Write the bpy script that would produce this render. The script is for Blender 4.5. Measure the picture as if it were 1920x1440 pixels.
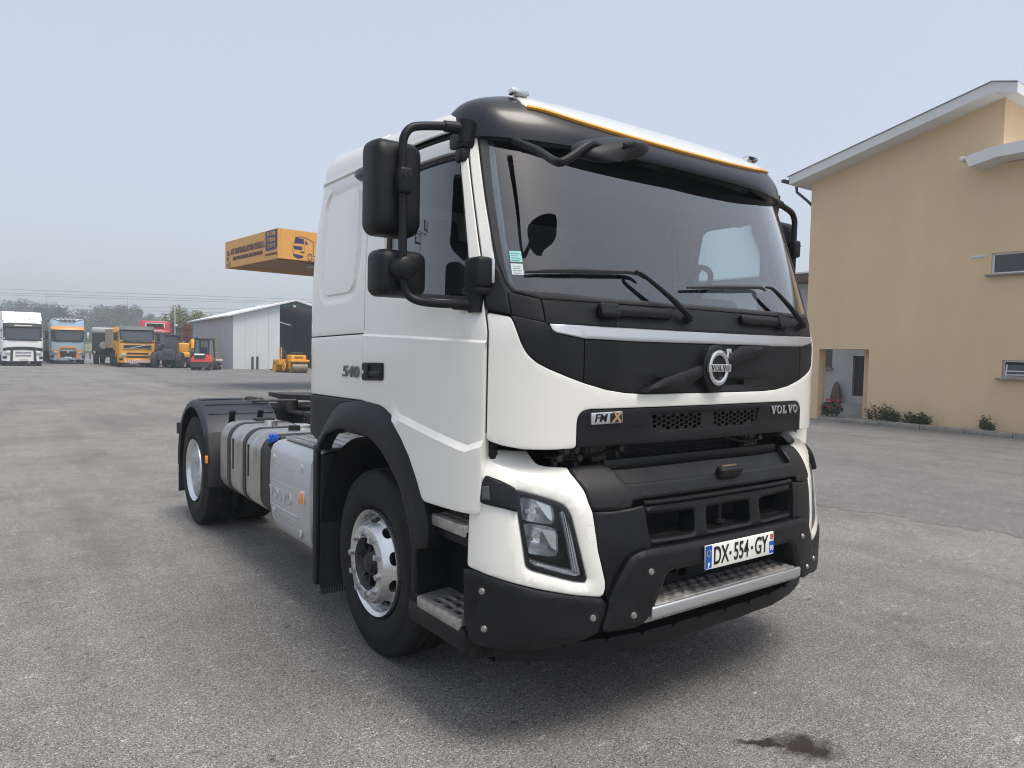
import bpy, bmesh, math, random
import numpy as np
from mathutils import Vector, Matrix
from mathutils.geometry import delaunay_2d_cdt
R=math.radians; PI=math.pi
random.seed(7); rng=np.random.default_rng(7)
for o in list(bpy.data.objects): bpy.data.objects.remove(o)
scene=bpy.context.scene; COL=scene.collection
# ---------------------------------------------------------------- camera
cam=bpy.data.cameras.new('camera'); camo=bpy.data.objects.new('camera',cam); COL.objects.link(camo)
cam.sensor_width=36; cam.lens=25.452; cam.clip_start=.05; cam.clip_end=3000
_r=Vector((.80560227,-.59211019,.02026088)); _f=Vector((.59238024,.80447758,-.04360586)); _u=Vector((.00952005,.04713112,.99884334))
camo.matrix_world=Matrix(((_r.x,_u.x,-_f.x,-2.8890561),(_r.y,_u.y,-_f.y,-2.11626303),(_r.z,_u.z,-_f.z,1.703129),(0,0,0,1)))
scene.camera=camo
CAMXY=(-2.889,-2.116)
# ---------------------------------------------------------------- world and sun
SUN_EL,SUN_AZ=R(66),R(170)      # azimuth clockwise from +Y
world=bpy.data.worlds.new('World'); scene.world=world; world.use_nodes=True
wn=world.node_tree; bg=wn.nodes['Background']; sky=wn.nodes.new('ShaderNodeTexSky'); sky.sky_type='NISHITA'
sky.sun_disc=False; sky.sun_elevation=SUN_EL; sky.sun_rotation=SUN_AZ; sky.air_density=1.0; sky.dust_density=5.0; sky.ozone_density=1.2
veil=wn.nodes.new('ShaderNodeMix'); veil.data_type='RGBA'; veil.inputs[0].default_value=.78; veil.inputs[7].default_value=(1.95,2.08,2.32,1)     # even high mist in front of the blue
wn.links.new(sky.outputs[0],veil.inputs[6]); wn.links.new(veil.outputs[2],bg.inputs[0]); bg.inputs[1].default_value=.15
sun=bpy.data.lights.new('sun','SUN'); sun.energy=1.25; sun.angle=R(24); sun.color=(1,.95,.87)
suno=bpy.data.objects.new('sun',sun); COL.objects.link(suno)
_d=Vector((math.sin(SUN_AZ)*math.cos(SUN_EL),math.cos(SUN_AZ)*math.cos(SUN_EL),math.sin(SUN_EL)))
suno.rotation_euler=_d.to_track_quat('Z','Y').to_euler(); suno.location=(10,-20,30)
vs=scene.view_settings; vs.view_transform='Standard'; vs.look='None'; vs.gamma=1; vs.use_curve_mapping=False; vs.exposure=1.12
scene.cycles.volume_step_rate=4; scene.cycles.max_bounces=10; scene.cycles.transparent_max_bounces=24; scene.cycles.volume_bounces=1
scene.cycles.use_denoising=True; scene.cycles.filter_width=1.05
# ---------------------------------------------------------------- materials
MATS={}
def M(name,col,rough=.5,metal=0,var=0,vs=6,bump=0,bs=60,coat=0,spec=.5,streak=0,col2=None,emit=0,alpha=None):
    if name in MATS: return MATS[name]
    m=bpy.data.materials.new(name); m.use_nodes=True; nt=m.node_tree; N=nt.nodes; L=nt.links; b=N['Principled BSDF']
    b.inputs['Base Color'].default_value=(*col,1); b.inputs['Roughness'].default_value=rough; b.inputs['Metallic'].default_value=metal
    b.inputs['Specular IOR Level'].default_value=spec
    if coat: b.inputs['Coat Weight'].default_value=coat; b.inputs['Coat Roughness'].default_value=.06
    tc=N.new('ShaderNodeTexCoord')
    if var:
        mp=N.new('ShaderNodeMapping'); L.new(tc.outputs['Object'],mp.inputs[0])
        if streak: mp.inputs['Scale'].default_value=(1,1,1/streak)
        nz=N.new('ShaderNodeTexNoise'); nz.inputs['Scale'].default_value=vs; nz.inputs['Detail'].default_value=8; nz.inputs['Roughness'].default_value=.65
        L.new(mp.outputs[0],nz.inputs[0])
        rp=N.new('ShaderNodeValToRGB'); rp.color_ramp.elements[0].position=.3; rp.color_ramp.elements[1].position=.7
        c2=col2 or tuple(c*(1+var) for c in col); c1=tuple(c*(1-var) for c in col) if not col2 else col
        rp.color_ramp.elements[0].color=(*c1,1); rp.color_ramp.elements[1].color=(*c2,1)
        L.new(nz.outputs[0],rp.inputs[0]); L.new(rp.outputs[0],b.inputs['Base Color'])
        mr=N.new('ShaderNodeMapRange'); mr.inputs[3].default_value=max(0,rough-.08); mr.inputs[4].default_value=min(1,rough+.1)
        L.new(nz.outputs[0],mr.inputs[0]); L.new(mr.outputs[0],b.inputs['Roughness'])
    if bump:
        n2=N.new('ShaderNodeTexNoise'); n2.inputs['Scale'].default_value=bs; n2.inputs['Detail'].default_value=4; L.new(tc.outputs['Object'],n2.inputs[0])
        bp=N.new('ShaderNodeBump'); bp.inputs['Strength'].default_value=bump; bp.inputs['Distance'].default_value=.01
        L.new(n2.outputs[0],bp.inputs['Height']); L.new(bp.outputs[0],b.inputs['Normal'])
    if emit: b.inputs['Emission Color'].default_value=(*col,1); b.inputs['Emission Strength'].default_value=emit
    MATS[name]=m; return m
def glass(name,tint,ior=1.5,rough=0.0,refl=1.0):
    if name in MATS: return MATS[name]
    m=bpy.data.materials.new(name); m.use_nodes=True; nt=m.node_tree; N=nt.nodes; L=nt.links; N.remove(N['Principled BSDF']); out=N['Material Output']
    t=N.new('ShaderNodeBsdfTransparent'); t.inputs[0].default_value=(*tint,1)
    g=N.new('ShaderNodeBsdfGlossy'); g.inputs['Roughness'].default_value=rough; g.inputs[0].default_value=(1,1,1,1)
    fr=N.new('ShaderNodeFresnel'); fr.inputs[0].default_value=ior
    mu=N.new('ShaderNodeMath'); mu.operation='MULTIPLY'; mu.inputs[1].default_value=refl; mu.use_clamp=True; L.new(fr.outputs[0],mu.inputs[0])
    mx=N.new('ShaderNodeMixShader'); L.new(mu.outputs[0],mx.inputs[0]); L.new(t.outputs[0],mx.inputs[1]); L.new(g.outputs[0],mx.inputs[2]); L.new(mx.outputs[0],out.inputs[0])
    MATS[name]=m; return m
# ---------------------------------------------------------------- mesh helpers
class MB:
    def __init__(s): s.v=[]; s.f=[]
    def add(s,v,f):
        o=len(s.v); s.v+= [tuple(map(float,q)) for q in v]; s.f+= [tuple(i+o for i in q) for q in f]; return s
    def box(s,c,d,rz=0,rx=0,ry=0):
        hx,hy,hz=d[0]/2,d[1]/2,d[2]/2; m=Matrix.Rotation(rz,3,'Z')@Matrix.Rotation(ry,3,'Y')@Matrix.Rotation(rx,3,'X')
        v=[m@Vector((x*hx,y*hy,z*hz))+Vector(c) for z in(-1,1) for y in(-1,1) for x in(-1,1)]
        return s.add(v,[(0,2,3,1),(4,5,7,6),(0,1,5,4),(2,6,7,3),(0,4,6,2),(1,3,7,5)])
    def rbox(s,c,d,r=.01,seg=2,rz=0,rx=0,ry=0):
        bm=bmesh.new(); bmesh.ops.create_cube(bm,size=1); bmesh.ops.scale(bm,vec=d,verts=bm.verts)
        bmesh.ops.bevel(bm,geom=bm.edges[:],offset=min(r,min(d)*.49),segments=seg,profile=.5,affect='EDGES')
        m=Matrix.Translation(c)@Matrix.Rotation(rz,4,'Z')@Matrix.Rotation(ry,4,'Y')@Matrix.Rotation(rx,4,'X')
        bm.verts.index_update(); s.add([m@v.co for v in bm.verts],[[v.index for v in f.verts] for f in bm.faces]); bm.free(); return s
    def cyl(s,a,b,r,n=16,r2=None,cap=True):
        a,b=Vector(a),Vector(b); r2=r if r2 is None else r2; d=(b-a).normalized(); u=d.orthogonal().normalized(); w=d.cross(u)
        v=[]
        for p,q in((a,r),(b,r2)): v+=[p+(u*math.cos(t)+w*math.sin(t))*q for t in(2*PI*i/n for i in range(n))]
        f=[(i,(i+1)%n,n+(i+1)%n,n+i) for i in range(n)]
        if cap: f+=[tuple(range(n))[::-1],tuple(range(n,2*n))]
        return s.add(v,f)
    def tube(s,pts,r,n=10,smooth=0,cap=True):
        P=[Vector(p) for p in pts]
        if smooth: P=[Vector(q) for q in _cr([tuple(p) for p in P],smooth)]
        k=len(P); rr=r if isinstance(r,(list,tuple)) else [r]*k
        if len(rr)!=k: rr=list(np.interp(np.linspace(0,1,k),np.linspace(0,1,len(rr)),rr))
        up=None; v=[]
        for i in range(k):
            d=(P[min(i+1,k-1)]-P[max(i-1,0)]).normalized()
            if up is None: up=d.orthogonal().normalized()
            up=(up-d*up.dot(d)).normalized(); w=d.cross(up)
            v+=[P[i]+(up*math.cos(t)+w*math.sin(t))*rr[i] for t in(2*PI*j/n for j in range(n))]
        f=[(i*n+j,i*n+(j+1)%n,(i+1)*n+(j+1)%n,(i+1)*n+j) for i in range(k-1) for j in range(n)]
        if cap: f+=[tuple(range(n))[::-1],tuple(range((k-1)*n,k*n))]
        return s.add(v,f)
    def lathe(s,prof,n=48,axis='X',c=(0,0,0),a0=0,a1=2*PI,cap=False):
        full=abs(a1-a0-2*PI)<1e-6; m=n if full else n+1; v=[]
        for h,r in prof:
            for i in range(m):
                t=a0+(a1-a0)*i/n
                q=(h,r*math.cos(t),r*math.sin(t)) if axis=='X' else ((r*math.cos(t),h,r*math.sin(t)) if axis=='Y' else (r*math.cos(t),r*math.sin(t),h))
                v.append((c[0]+q[0],c[1]+q[1],c[2]+q[2]))
        f=[]
        for k in range(len(prof)-1):
            for i in range(n):
                j=(i+1)%m if full else i+1
                f.append((k*m+i,k*m+j,(k+1)*m+j,(k+1)*m+i))
        return s.add(v,f)
    def loft(s,rings,cap0=True,cap1=True,closed=True):
        n=len(rings[0]); v=[p for r in rings for p in r]; f=[]
        for k in range(len(rings)-1):
            for i in range(n if closed else n-1):
                j=(i+1)%n; f.append((k*n+i,k*n+j,(k+1)*n+j,(k+1)*n+i))
        if cap0: f.append(tuple(range(n))[::-1])
        if cap1: f.append(tuple(range((len(rings)-1)*n,len(rings)*n)))
        return s.add(v,f)
    def prism(s,poly,fn0,fn1):      # 2-D polygon, two maps to 3-D
        n=len(poly); v=[fn0(*p) for p in poly]+[fn1(*p) for p in poly]
        f=[(i,(i+1)%n,n+(i+1)%n,n+i) for i in range(n)]+[tuple(range(n))[::-1],tuple(range(n,2*n))]
        return s.add(v,f)
    def mirror_x(s):
        o=MB(); o.v=[(-x,y,z) for x,y,z in s.v]; o.f=[tuple(reversed(q)) for q in s.f]; o.wn=getattr(s,'wn',False); return o
def mesh(name,mb,mat,sharp=35,fixn=True):
    me=bpy.data.meshes.new(name); me.from_pydata(mb.v,[],mb.f); me.update()
    if fixn:
        bm=bmesh.new(); bm.from_mesh(me); bmesh.ops.recalc_face_normals(bm,faces=bm.faces); bm.to_mesh(me); bm.free()
    if mat: me.materials.append(mat)
    if sharp is None: me.shade_flat()
    else: me.shade_smooth(); me.set_sharp_from_angle(angle=R(sharp))
    return me
def obj(name,mb,mat,parent=None,sharp=35,loc=(0,0,0),rz=0,fixn=True,label=None):
    me=mb if isinstance(mb,bpy.types.Mesh) else mesh(name,mb,mat,sharp,fixn)
    o=bpy.data.objects.new(name,me); COL.objects.link(o); o.location=loc; o.rotation_euler=(0,0,rz)
    if parent: o.parent=parent
    if label: o['label']=label
    if getattr(mb,'wn',False):
        w=o.modifiers.new('wn','WEIGHTED_NORMAL'); w.keep_sharp=True; w.weight=80
    return o
def thing(name,label,cat,loc=(0,0,0),rz=0,group=None):
    o=bpy.data.objects.new(name,None); o.empty_display_size=.2; COL.objects.link(o); o.location=loc; o.rotation_euler=(0,0,rz)
    o['label']=label; o['category']=cat
    if group: o['group']=group
    return o
def tag(o,label,cat=None,group=None,kind=None):
    o['label']=label
    if cat: o['category']=cat
    if group: o['group']=group
    if kind: o['kind']=kind
    return o
def holder(name,parent,loc=(0,0,0),rz=0):
    o=bpy.data.objects.new(name,None); o.empty_display_size=.1; COL.objects.link(o); o.parent=parent; o.location=loc; o.rotation_euler=(0,0,rz); return o
def copy_tree(o,parent=None):
    c=o.copy(); COL.objects.link(c); c.parent=parent
    for ch in o.children: copy_tree(ch,c)
    return c
def text(name,body,size,mat,parent,mtx,ext=.002,bold=0,sx=1,align='CENTER',space=1,shear=0,bev=0):
    cu=bpy.data.curves.new(name,'FONT'); cu.body=body; cu.size=size; cu.extrude=ext; cu.offset=bold; cu.align_x=align; cu.align_y='CENTER'; cu.space_character=space; cu.shear=shear; cu.bevel_depth=bev
    cu.materials.append(mat); o=bpy.data.objects.new(name,cu); COL.objects.link(o); o.parent=parent
    o.matrix_local=mtx@Matrix.Diagonal((sx,1,1,1)); return o
def frame_mtx(p,xdir,up):       # text plane: x right, y up, z out
    x=Vector(xdir).normalized(); y=Vector(up); y=(y-x*y.dot(x)).normalized(); z=x.cross(y)
    return Matrix(((x.x,y.x,z.x,p[0]),(x.y,y.y,z.y,p[1]),(x.z,y.z,z.z,p[2]),(0,0,0,1)))
def rrect(w,h,r,n=5):
    r=min(r,w/2-1e-4,h/2-1e-4); o=[]
    for cx,cy,a in((w/2-r,h/2-r,0),(-w/2+r,h/2-r,PI/2),(-w/2+r,-h/2+r,PI),(w/2-r,-h/2+r,1.5*PI)):
        o+=[(cx+r*math.cos(a+PI/2*i/n),cy+r*math.sin(a+PI/2*i/n)) for i in range(n+1)]
    return o
def _cr(pts,n=24):
    P=np.array(pts,float);P=np.vstack([2*P[0]-P[1],P,2*P[-1]-P[-2]]);o=[]
    for i in range(1,len(P)-2):
        for t in np.linspace(0,1,n,endpoint=False):
            a,b,c,d=P[i-1:i+3];o.append(.5*(2*b+(c-a)*t+(2*a-5*b+4*c-d)*t*t+(3*b-a-3*c+d)*t**3))
    o.append(P[-2]);return np.array(o)
def _tab(pts):
    q=_cr(pts);s=np.r_[0,np.cumsum(np.hypot(*np.diff(q,axis=0).T))];return s,q[:,0],q[:,1]
UT=_tab([(0,.165),(.4,.172),(.7,.184),(.85,.2),(.975,.231),(1.09,.298),(1.16,.37),(1.2,.45),(1.222,.58),(1.235,.85),(1.237,1.3),(1.236,1.9),(1.235,2.16),(1.225,2.25),(1.19,2.31),(1.12,2.335),(.6,2.34),(0,2.34)])
BT=_tab([(0,0),(.3,.004),(.57,.026),(.8,.085),(.95,.14),(1.08,.215),(1.17,.30),(1.215,.39),(1.225,.5),(1.225,.9)])
_IPC={}
def ip(x,xs,ys):
    k=(tuple(xs),tuple(ys))
    if k not in _IPC: _IPC[k]=_cr(list(zip(xs,ys)),16)
    q=_IPC[k];return np.interp(x,q[:,0],q[:,1])
def U(s,z):
    s=np.asarray(s,float);z=np.asarray(z,float);a=np.abs(s)
    x=np.interp(a,UT[0],UT[1]);y=np.interp(a,UT[0],UT[2])
    k=ip(z,[1.9,2.1,2.4,2.65,2.75,2.85],[1,.998,.985,.968,.957,.94])
    e=np.maximum(z-1.78,0);sh=.34*e*e/(e+.03)
    g=np.clip(1-(y-.2)/1.2,0,1);g=g*g*(3-2*g)*.5+g*.5
    r=ip(z,[1.9,2.1,2.4,2.7,2.8],[0,.006,.03,.085,.12])*np.clip((y-1.5)/.78,0,1)
    w=np.clip((s-.85)/.4,0,1);x=x+.018*w*w*(3-2*w)
    return np.stack([np.sign(s)*x*k,y+sh*g-r,z],-1)
def B(s,z):
    s=np.asarray(s,float);z=np.asarray(z,float);a=np.abs(s)
    x=np.interp(a,BT[0],BT[1]);y=np.interp(a,BT[0],BT[2])
    sh=ip(z,[.3,.5,.6,.8,1.0,1.06,1.12,1.17,1.21,1.25,1.3],[.05,.005,0,.0,.02,.033,.06,.10,.15,.21,.30])
    g=np.clip(1-(y-.1)/.45,.12,1)
    w=np.clip((s-.8)/.5,0,1);x=x+.03*w*w*(3-2*w)
    return np.stack([np.sign(s)*x*(1-.012*np.clip((z-.8)/.4,0,1)),y+sh*g,z],-1)
# ---------------------------------------------------------------- curved panels
def inside(P,poly):
    x,y=P[:,0],P[:,1]; q=np.asarray(poly); r=np.zeros(len(P),bool)
    for (x1,y1),(x2,y2) in zip(q,np.roll(q,-1,0)):
        if y1==y2: continue
        c=((y1>y)!=(y2>y)); r^= c&(x<(x2-x1)*(y-y1)/(y2-y1)+x1)
    return r
def segdist(P,poly,closed=True):
    q=np.asarray(poly,float); a=q if closed else q[:-1]; b=np.roll(q,-1,0) if closed else q[1:]
    d=b-a; l=np.maximum((d**2).sum(1),1e-12)
    t=np.clip(((P[:,None,:]-a)*d).sum(2)/l,0,1); return np.sqrt((((a+t[...,None]*d)-P[:,None,:])**2).sum(2)).min(1)
def dens(poly,step,closed=True):
    o=[]; n=len(poly)
    for i in range(n if closed else n-1):
        a,b=np.array(poly[i][:2],float),np.array(poly[(i+1)%n][:2],float); k=max(1,int(math.ceil(np.hypot(*(b-a))/step)))
        o+=[tuple(a+(b-a)*j/k) for j in range(k)]
    if not closed: o.append(tuple(poly[-1][:2]))
    return o
def fillet(poly,r=.02,n=4):
    o=[]; k=len(poly)
    for i in range(k):
        a,b,c=(np.array(poly[j%k][:2],float) for j in(i-1,i,i+1)); u=a-b; w=c-b; lu,lw=np.hypot(*u),np.hypot(*w)
        if lu<1e-6 or lw<1e-6: continue
        d=min(r,lu*.45,lw*.45); p=b+u/lu*d; q=b+w/lw*d
        cosang=np.dot(u,w)/lu/lw
        if cosang<-.985: o.append(tuple(b)); continue
        o+=[tuple((1-t)**2*p+2*t*(1-t)*b+t*t*q) for t in np.linspace(0,1,n)]
    return o
def sym(half):                  # half polygon whose first and last points sit on s=0
    h=[tuple(p[:2]) for p in half]; h[0]=(0,h[0][1]); h[-1]=(0,h[-1][1])
    return h+[(-a,b) for a,b in h[-2:0:-1]]
def flip(poly): return [(-p[0],p[1]) for p in poly]
def panel(F,poly,thick=.02,off=0,holes=(),lines=(),grid=.04,bevel=.004,dfun=None,centre=(0,1.2,1.6),step=None,hole_thick=None):
    step=step or grid; bd=dens(poly,step); loops=[bd]+[dens(h,step) for h in holes]
    Pb=np.array(bd); mn,mx=Pb.min(0),Pb.max(0)
    g=np.stack(np.meshgrid(np.arange(mn[0]+grid/2,mx[0],grid),np.arange(mn[1]+grid/2,mx[1],grid)),-1).reshape(-1,2)
    def ok(g,d):
        if not len(g): return g
        k=inside(g,bd)&(segdist(g,bd)>d)
        for h in loops[1:]: k&= (~inside(g,h))&(segdist(g,h)>d)
        return g[k]
    g=ok(g,max(.35*grid,bevel*1.6))
    lps=[dens(l,step,False) for l in lines]
    for l in lps:
        if len(g): g=g[segdist(g,l,False)>.3*grid]
    ins=[]
    if bevel:
        for li,l in enumerate(loops):
            q=np.array(l); t=np.roll(q,-1,0)-np.roll(q,1,0); t/=np.maximum(np.hypot(t[:,0],t[:,1])[:,None],1e-9); nn=np.stack([-t[:,1],t[:,0]],1)
            for sg in(1,-1):
                c=q+nn*sg*bevel*1.5; kk=inside(c,bd)&(segdist(c,bd)>bevel*1.2)
                for h in loops[1:]: kk&=(~inside(c,h))&(segdist(c,h)>bevel*1.2)
                if kk.any(): ins.append((c,kk))
    pts=[]; edges=[]; nb=0
    for l in loops:
        o=len(pts); pts+=l; edges+=[(o+i,o+(i+1)%len(l)) for i in range(len(l))]
    nb=len(pts)
    for l in lps:
        o=len(pts); pts+=l; edges+=[(o+i,o+i+1) for i in range(len(l)-1)]
    for a,kk in ins:
        ids=[]
        for x,k_ in zip(a,kk):
            ids.append(len(pts) if k_ else None)
            if k_: pts.append(tuple(x))
        for i in range(len(ids)):
            j=(i+1)%len(ids)
            if ids[i] is not None and ids[j] is not None and np.hypot(*(a[i]-a[j]))<3*step: edges.append((ids[i],ids[j]))
    pts+= [tuple(x) for x in g]
    r=delaunay_2d_cdt([Vector(p) for p in pts],edges,[],0,1e-5)
    V=np.array([tuple(v) for v in r[0]]); F0=r[2]; orig=r[3]
    cen=np.array([V[list(f)].mean(0) for f in F0]); k=inside(cen,bd)
    for h in loops[1:]: k&=~inside(cen,h)
    faces=[f for f,q in zip(F0,k) if q]
    isb=np.array([any(i<nb for i in og) for og in orig]) if True else None
    def nrm(V):
        e=1e-3; du=F(V[:,0]+e,V[:,1])-F(V[:,0]-e,V[:,1]); dv=F(V[:,0],V[:,1]+e)-F(V[:,0],V[:,1]-e); n=np.cross(du,dv); n/=np.maximum(np.linalg.norm(n,axis=1)[:,None],1e-12); return n
    P=F(V[:,0],V[:,1]); n=nrm(V); sgn=np.sign(((P-np.array(centre))*n).sum(1).mean()) or 1; n*=sgn
    d=np.full(len(V),float(off)); d[isb]-=bevel
    if dfun is not None: d+=dfun(V[:,0],V[:,1])
    P=P+n*d[:,None]; mb=MB(); mb.wn=True; mb.add(P,[])
    for f in faces:
        a,b,c=P[f[0]],P[f[1]],P[f[2]]
        mb.f.append(tuple(f) if np.dot(np.cross(b-a,c-a),n[f[0]])>0 else tuple(reversed(f)))
    # rim
    idx={}
    for i,og in enumerate(orig):
        for q in og: idx[q]=i
    o=0
    for li,l in enumerate(loops):
        th=thick if li==0 or hole_thick is None else hole_thick
        if th:
            ids=[idx[o+i] for i in range(len(l))]; base=len(mb.v)
            q=np.array(l); Q=F(q[:,0],q[:,1])+nrm(q)*sgn*(off-th); mb.v+=[tuple(map(float,x)) for x in Q]; m=len(l)
            ctr=Q.mean(0)
            for i in range(m):
                j=(i+1)%m; mb.f.append((ids[i],ids[j],base+j,base+i))
        o+=len(l)
    return mb
def on_surf(F,s,z,off=0,centre=(0,1.2,1.6)):
    e=1e-3; s=np.array([s],float); z=np.array([z],float); P=F(s,z)[0]; du=(F(s+e,z)-F(s-e,z))[0]; dv=(F(s,z+e)-F(s,z-e))[0]
    n=np.cross(du,dv); n/=np.linalg.norm(n)
    if np.dot(n,P-np.array(centre))<0: n=-n
    return Vector(P+n*off),Vector(n),Vector(du).normalized(),Vector(dv).normalized()
def surf_mtx(F,s,z,off,right=1):
    p,n,du,dv=on_surf(F,s,z,off); x=du*right; return frame_mtx(p,x,dv)
def rbolt(F,s,z,off,r=.012,h=.006):
    p,n,_,_=on_surf(F,s,z,off); mb=MB(); mb.cyl(p,p+n*h,r,12,r*.85); mb.cyl(p+n*h*.9,p+n*h*1.5,r*.5,6); return mb
# ================================================================ setting
def ground_mat(name,c_dark,c_mid,c_light,stain=False,patch=.18):
    m=bpy.data.materials.new(name); m.use_nodes=True; N=m.node_tree.nodes; L=m.node_tree.links; b=N['Principled BSDF']
    tc=N.new('ShaderNodeTexCoord'); co=tc.outputs['Object']
    def noise(sc,det=4,rough=.6,vec=None,dist=0):
        n=N.new('ShaderNodeTexNoise'); n.inputs['Scale'].default_value=sc; n.inputs['Detail'].default_value=det; n.inputs['Roughness'].default_value=rough; n.inputs['Distortion'].default_value=dist; L.new(vec or co,n.inputs[0]); return n.outputs[0]
    def ramp(src,stops):
        r=N.new('ShaderNodeValToRGB'); e=r.color_ramp.elements
        while len(e)<len(stops): e.new(.5)
        for q,(p,c) in zip(e,stops): q.position=p; q.color=(*c,1) if not isinstance(c,(int,float)) else (c,c,c,1)
        L.new(src,r.inputs[0]); return r.outputs[0]
    def mix(a,b_,f,mode='MULTIPLY'):
        x=N.new('ShaderNodeMix'); x.data_type='RGBA'; x.blend_type=mode
        for s,v in((6,a),(7,b_),(0,f)):
            if isinstance(v,(int,float)): x.inputs[s].default_value=v if s==0 else (v,v,v,1)
            elif isinstance(v,tuple): x.inputs[s].default_value=(*v,1)
            else: L.new(v,x.inputs[s])
        return x.outputs[2]
    vo=N.new('ShaderNodeTexVoronoi'); vo.inputs['Scale'].default_value=190; L.new(co,vo.inputs[0])       # the stones of the wearing course
    sp=N.new('ShaderNodeSeparateColor'); L.new(vo.outputs['Color'],sp.inputs[0])
    c=ramp(sp.outputs[0],[(0,c_dark),(.35,c_mid),(.8,c_mid),(1,c_light)])
    c=mix(c,ramp(noise(85,5,.7),[(.3,.6),(.7,1.4)]),.8)
    edge=ramp(vo.outputs['Distance'],[(.0,1.12),(.75,.72)]); c=mix(c,edge,.7)
    c=mix(c,ramp(noise(.35,6,.6,dist=.6),[(.3,1-patch),(.7,1+patch)]),1)
    c=mix(c,ramp(noise(2.2,6,.7),[(.3,1-patch*.7),(.7,1+patch*.7)]),1)
    # pale scrapes, drawn out along one direction, and small dark blots
    mp=N.new('ShaderNodeMapping'); mp.inputs['Rotation'].default_value=(0,0,R(-36)); mp.inputs['Scale'].default_value=(3.2,11,1); L.new(co,mp.inputs[0])
    sc=ramp(noise(1.5,7,.72,mp.outputs[0]),[(.66,0.),(.73,1.)]); c=mix(c,(.5,.485,.46),mix(sc,.38,1),'MIX') if False else mix(c,tuple(min(1,x*1.75) for x in c_mid),sc,'MIX') if False else c
    x=N.new('ShaderNodeMix'); x.data_type='RGBA'; x.blend_type='MULTIPLY'; x.inputs[0].default_value=1; L.new(c,x.inputs[6]); L.new(ramp(noise(1.5,7,.72,mp.outputs[0]),[(.585,1.),(.69,1.85)]),x.inputs[7]); c=x.outputs[2]
    c=mix(c,ramp(noise(9,3,.6),[(.66,1.),(.74,.5)]),1)
    c=mix(c,ramp(noise(.9,5,.6,dist=1.2),[(.60,1.),(.72,.8)]),1)
    mq=N.new('ShaderNodeMapping'); mq.inputs['Rotation'].default_value=(0,0,R(6)); mq.inputs['Scale'].default_value=(1.6,.10,1); L.new(co,mq.inputs[0])      # faint wheel tracks along the yard
    c=mix(c,ramp(noise(1.0,5,.6,mq.outputs[0],dist=.3),[(.32,.86),(.5,1.),(.7,1.08)]),1)
    rg=.88
    if stain:
        def blob(cx,cy,sx,sy,rot):
            q=N.new('ShaderNodeMapping'); q.vector_type='TEXTURE'; q.inputs['Location'].default_value=(cx,cy,0); q.inputs['Rotation'].default_value=(0,0,rot); q.inputs['Scale'].default_value=(sx,sy,1)
            nn=N.new('ShaderNodeTexNoise'); nn.inputs['Scale'].default_value=9; nn.inputs['Detail'].default_value=6; L.new(co,nn.inputs[0])
            vm=N.new('ShaderNodeVectorMath'); vm.operation='MULTIPLY_ADD'; L.new(nn.outputs['Color'],vm.inputs[0]); vm.inputs[1].default_value=(.22,.22,0); L.new(co,vm.inputs[2])
            ad=N.new('ShaderNodeVectorMath'); ad.operation='SUBTRACT'; ad.inputs[1].default_value=(.11,.11,0); L.new(vm.outputs[0],ad.inputs[0]); L.new(ad.outputs[0],q.inputs[0])
            ln=N.new('ShaderNodeVectorMath'); ln.operation='LENGTH'; L.new(q.outputs[0],ln.inputs[0]); return ramp(ln.outputs['Value'],[(.45,1.),(1.05,0.)])
        s1=blob(.015,-.40,.19,.12,R(-55)); s2=blob(-.13,-.28,.14,.05,R(-35))
        s=mix(s1,s2,1,'LIGHTEN'); c=mix(c,mix(c,(.15,.125,.11),1),s,'MIX')
        mr=N.new('ShaderNodeMapRange'); mr.inputs[3].default_value=.88; mr.inputs[4].default_value=.5; L.new(s,mr.inputs[0]); L.new(mr.outputs[0],b.inputs['Roughness'])
    else: b.inputs['Roughness'].default_value=rg
    L.new(c,b.inputs['Base Color']); b.inputs['Specular IOR Level'].default_value=.3
    bp=N.new('ShaderNodeBump'); bp.inputs['Strength'].default_value=.55; bp.inputs['Distance'].default_value=.006; L.new(vo.outputs['Distance'],bp.inputs['Height']); bp.invert=True; L.new(bp.outputs[0],b.inputs['Normal'])
    return m
def sheet(pts,z): return MB().add([(x,y,z) for x,y in pts],[tuple(range(len(pts)))])
gr=obj('ground',sheet([(-480,-480),(480,-480),(480,480),(-480,480)],0),ground_mat('worn_asphalt',(.07,.067,.062),(.236,.226,.212),(.50,.485,.46),True)); gr['kind']='structure'
bl=[(5.3,-30),(5.35,-4),(5.28,.5),(5.0,2.4),(4.85,8),(4.3,16),(3.75,24.7),(3.9,30),(4.1,36),(4.6,47),(5.1,57),(5.6,66)]
edge=[(x+.10*random.uniform(-1,1),y+.05*random.uniform(-1,1)) for x,y in dens(bl,.12,False)]
yd=obj('asphalt_yard',sheet(edge+[(60,66),(60,-30)],.003),ground_mat('grey_asphalt',(.06,.0585,.057),(.198,.193,.187),(.43,.42,.41),patch=.14)); yd['kind']='structure'
# ---------------------------------------------------------------- haze
hz=obj('haze',MB().box((0,0,9.5),(1000,1000,21)),None); hz['kind']='stuff'; hz['label']='pale morning mist hanging over the whole yard'
hm=bpy.data.materials.new('haze'); hm.use_nodes=True; hn=hm.node_tree; hn.nodes.remove(hn.nodes['Principled BSDF'])
pv=hn.nodes.new('ShaderNodeVolumePrincipled'); pv.inputs['Color'].default_value=(.66,.73,.80,1); pv.inputs['Density'].default_value=.0020; pv.inputs['Anisotropy'].default_value=.2
hn.links.new(pv.outputs[0],hn.nodes['Material Output'].inputs['Volume']); hz.data.materials.append(hm)
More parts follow.
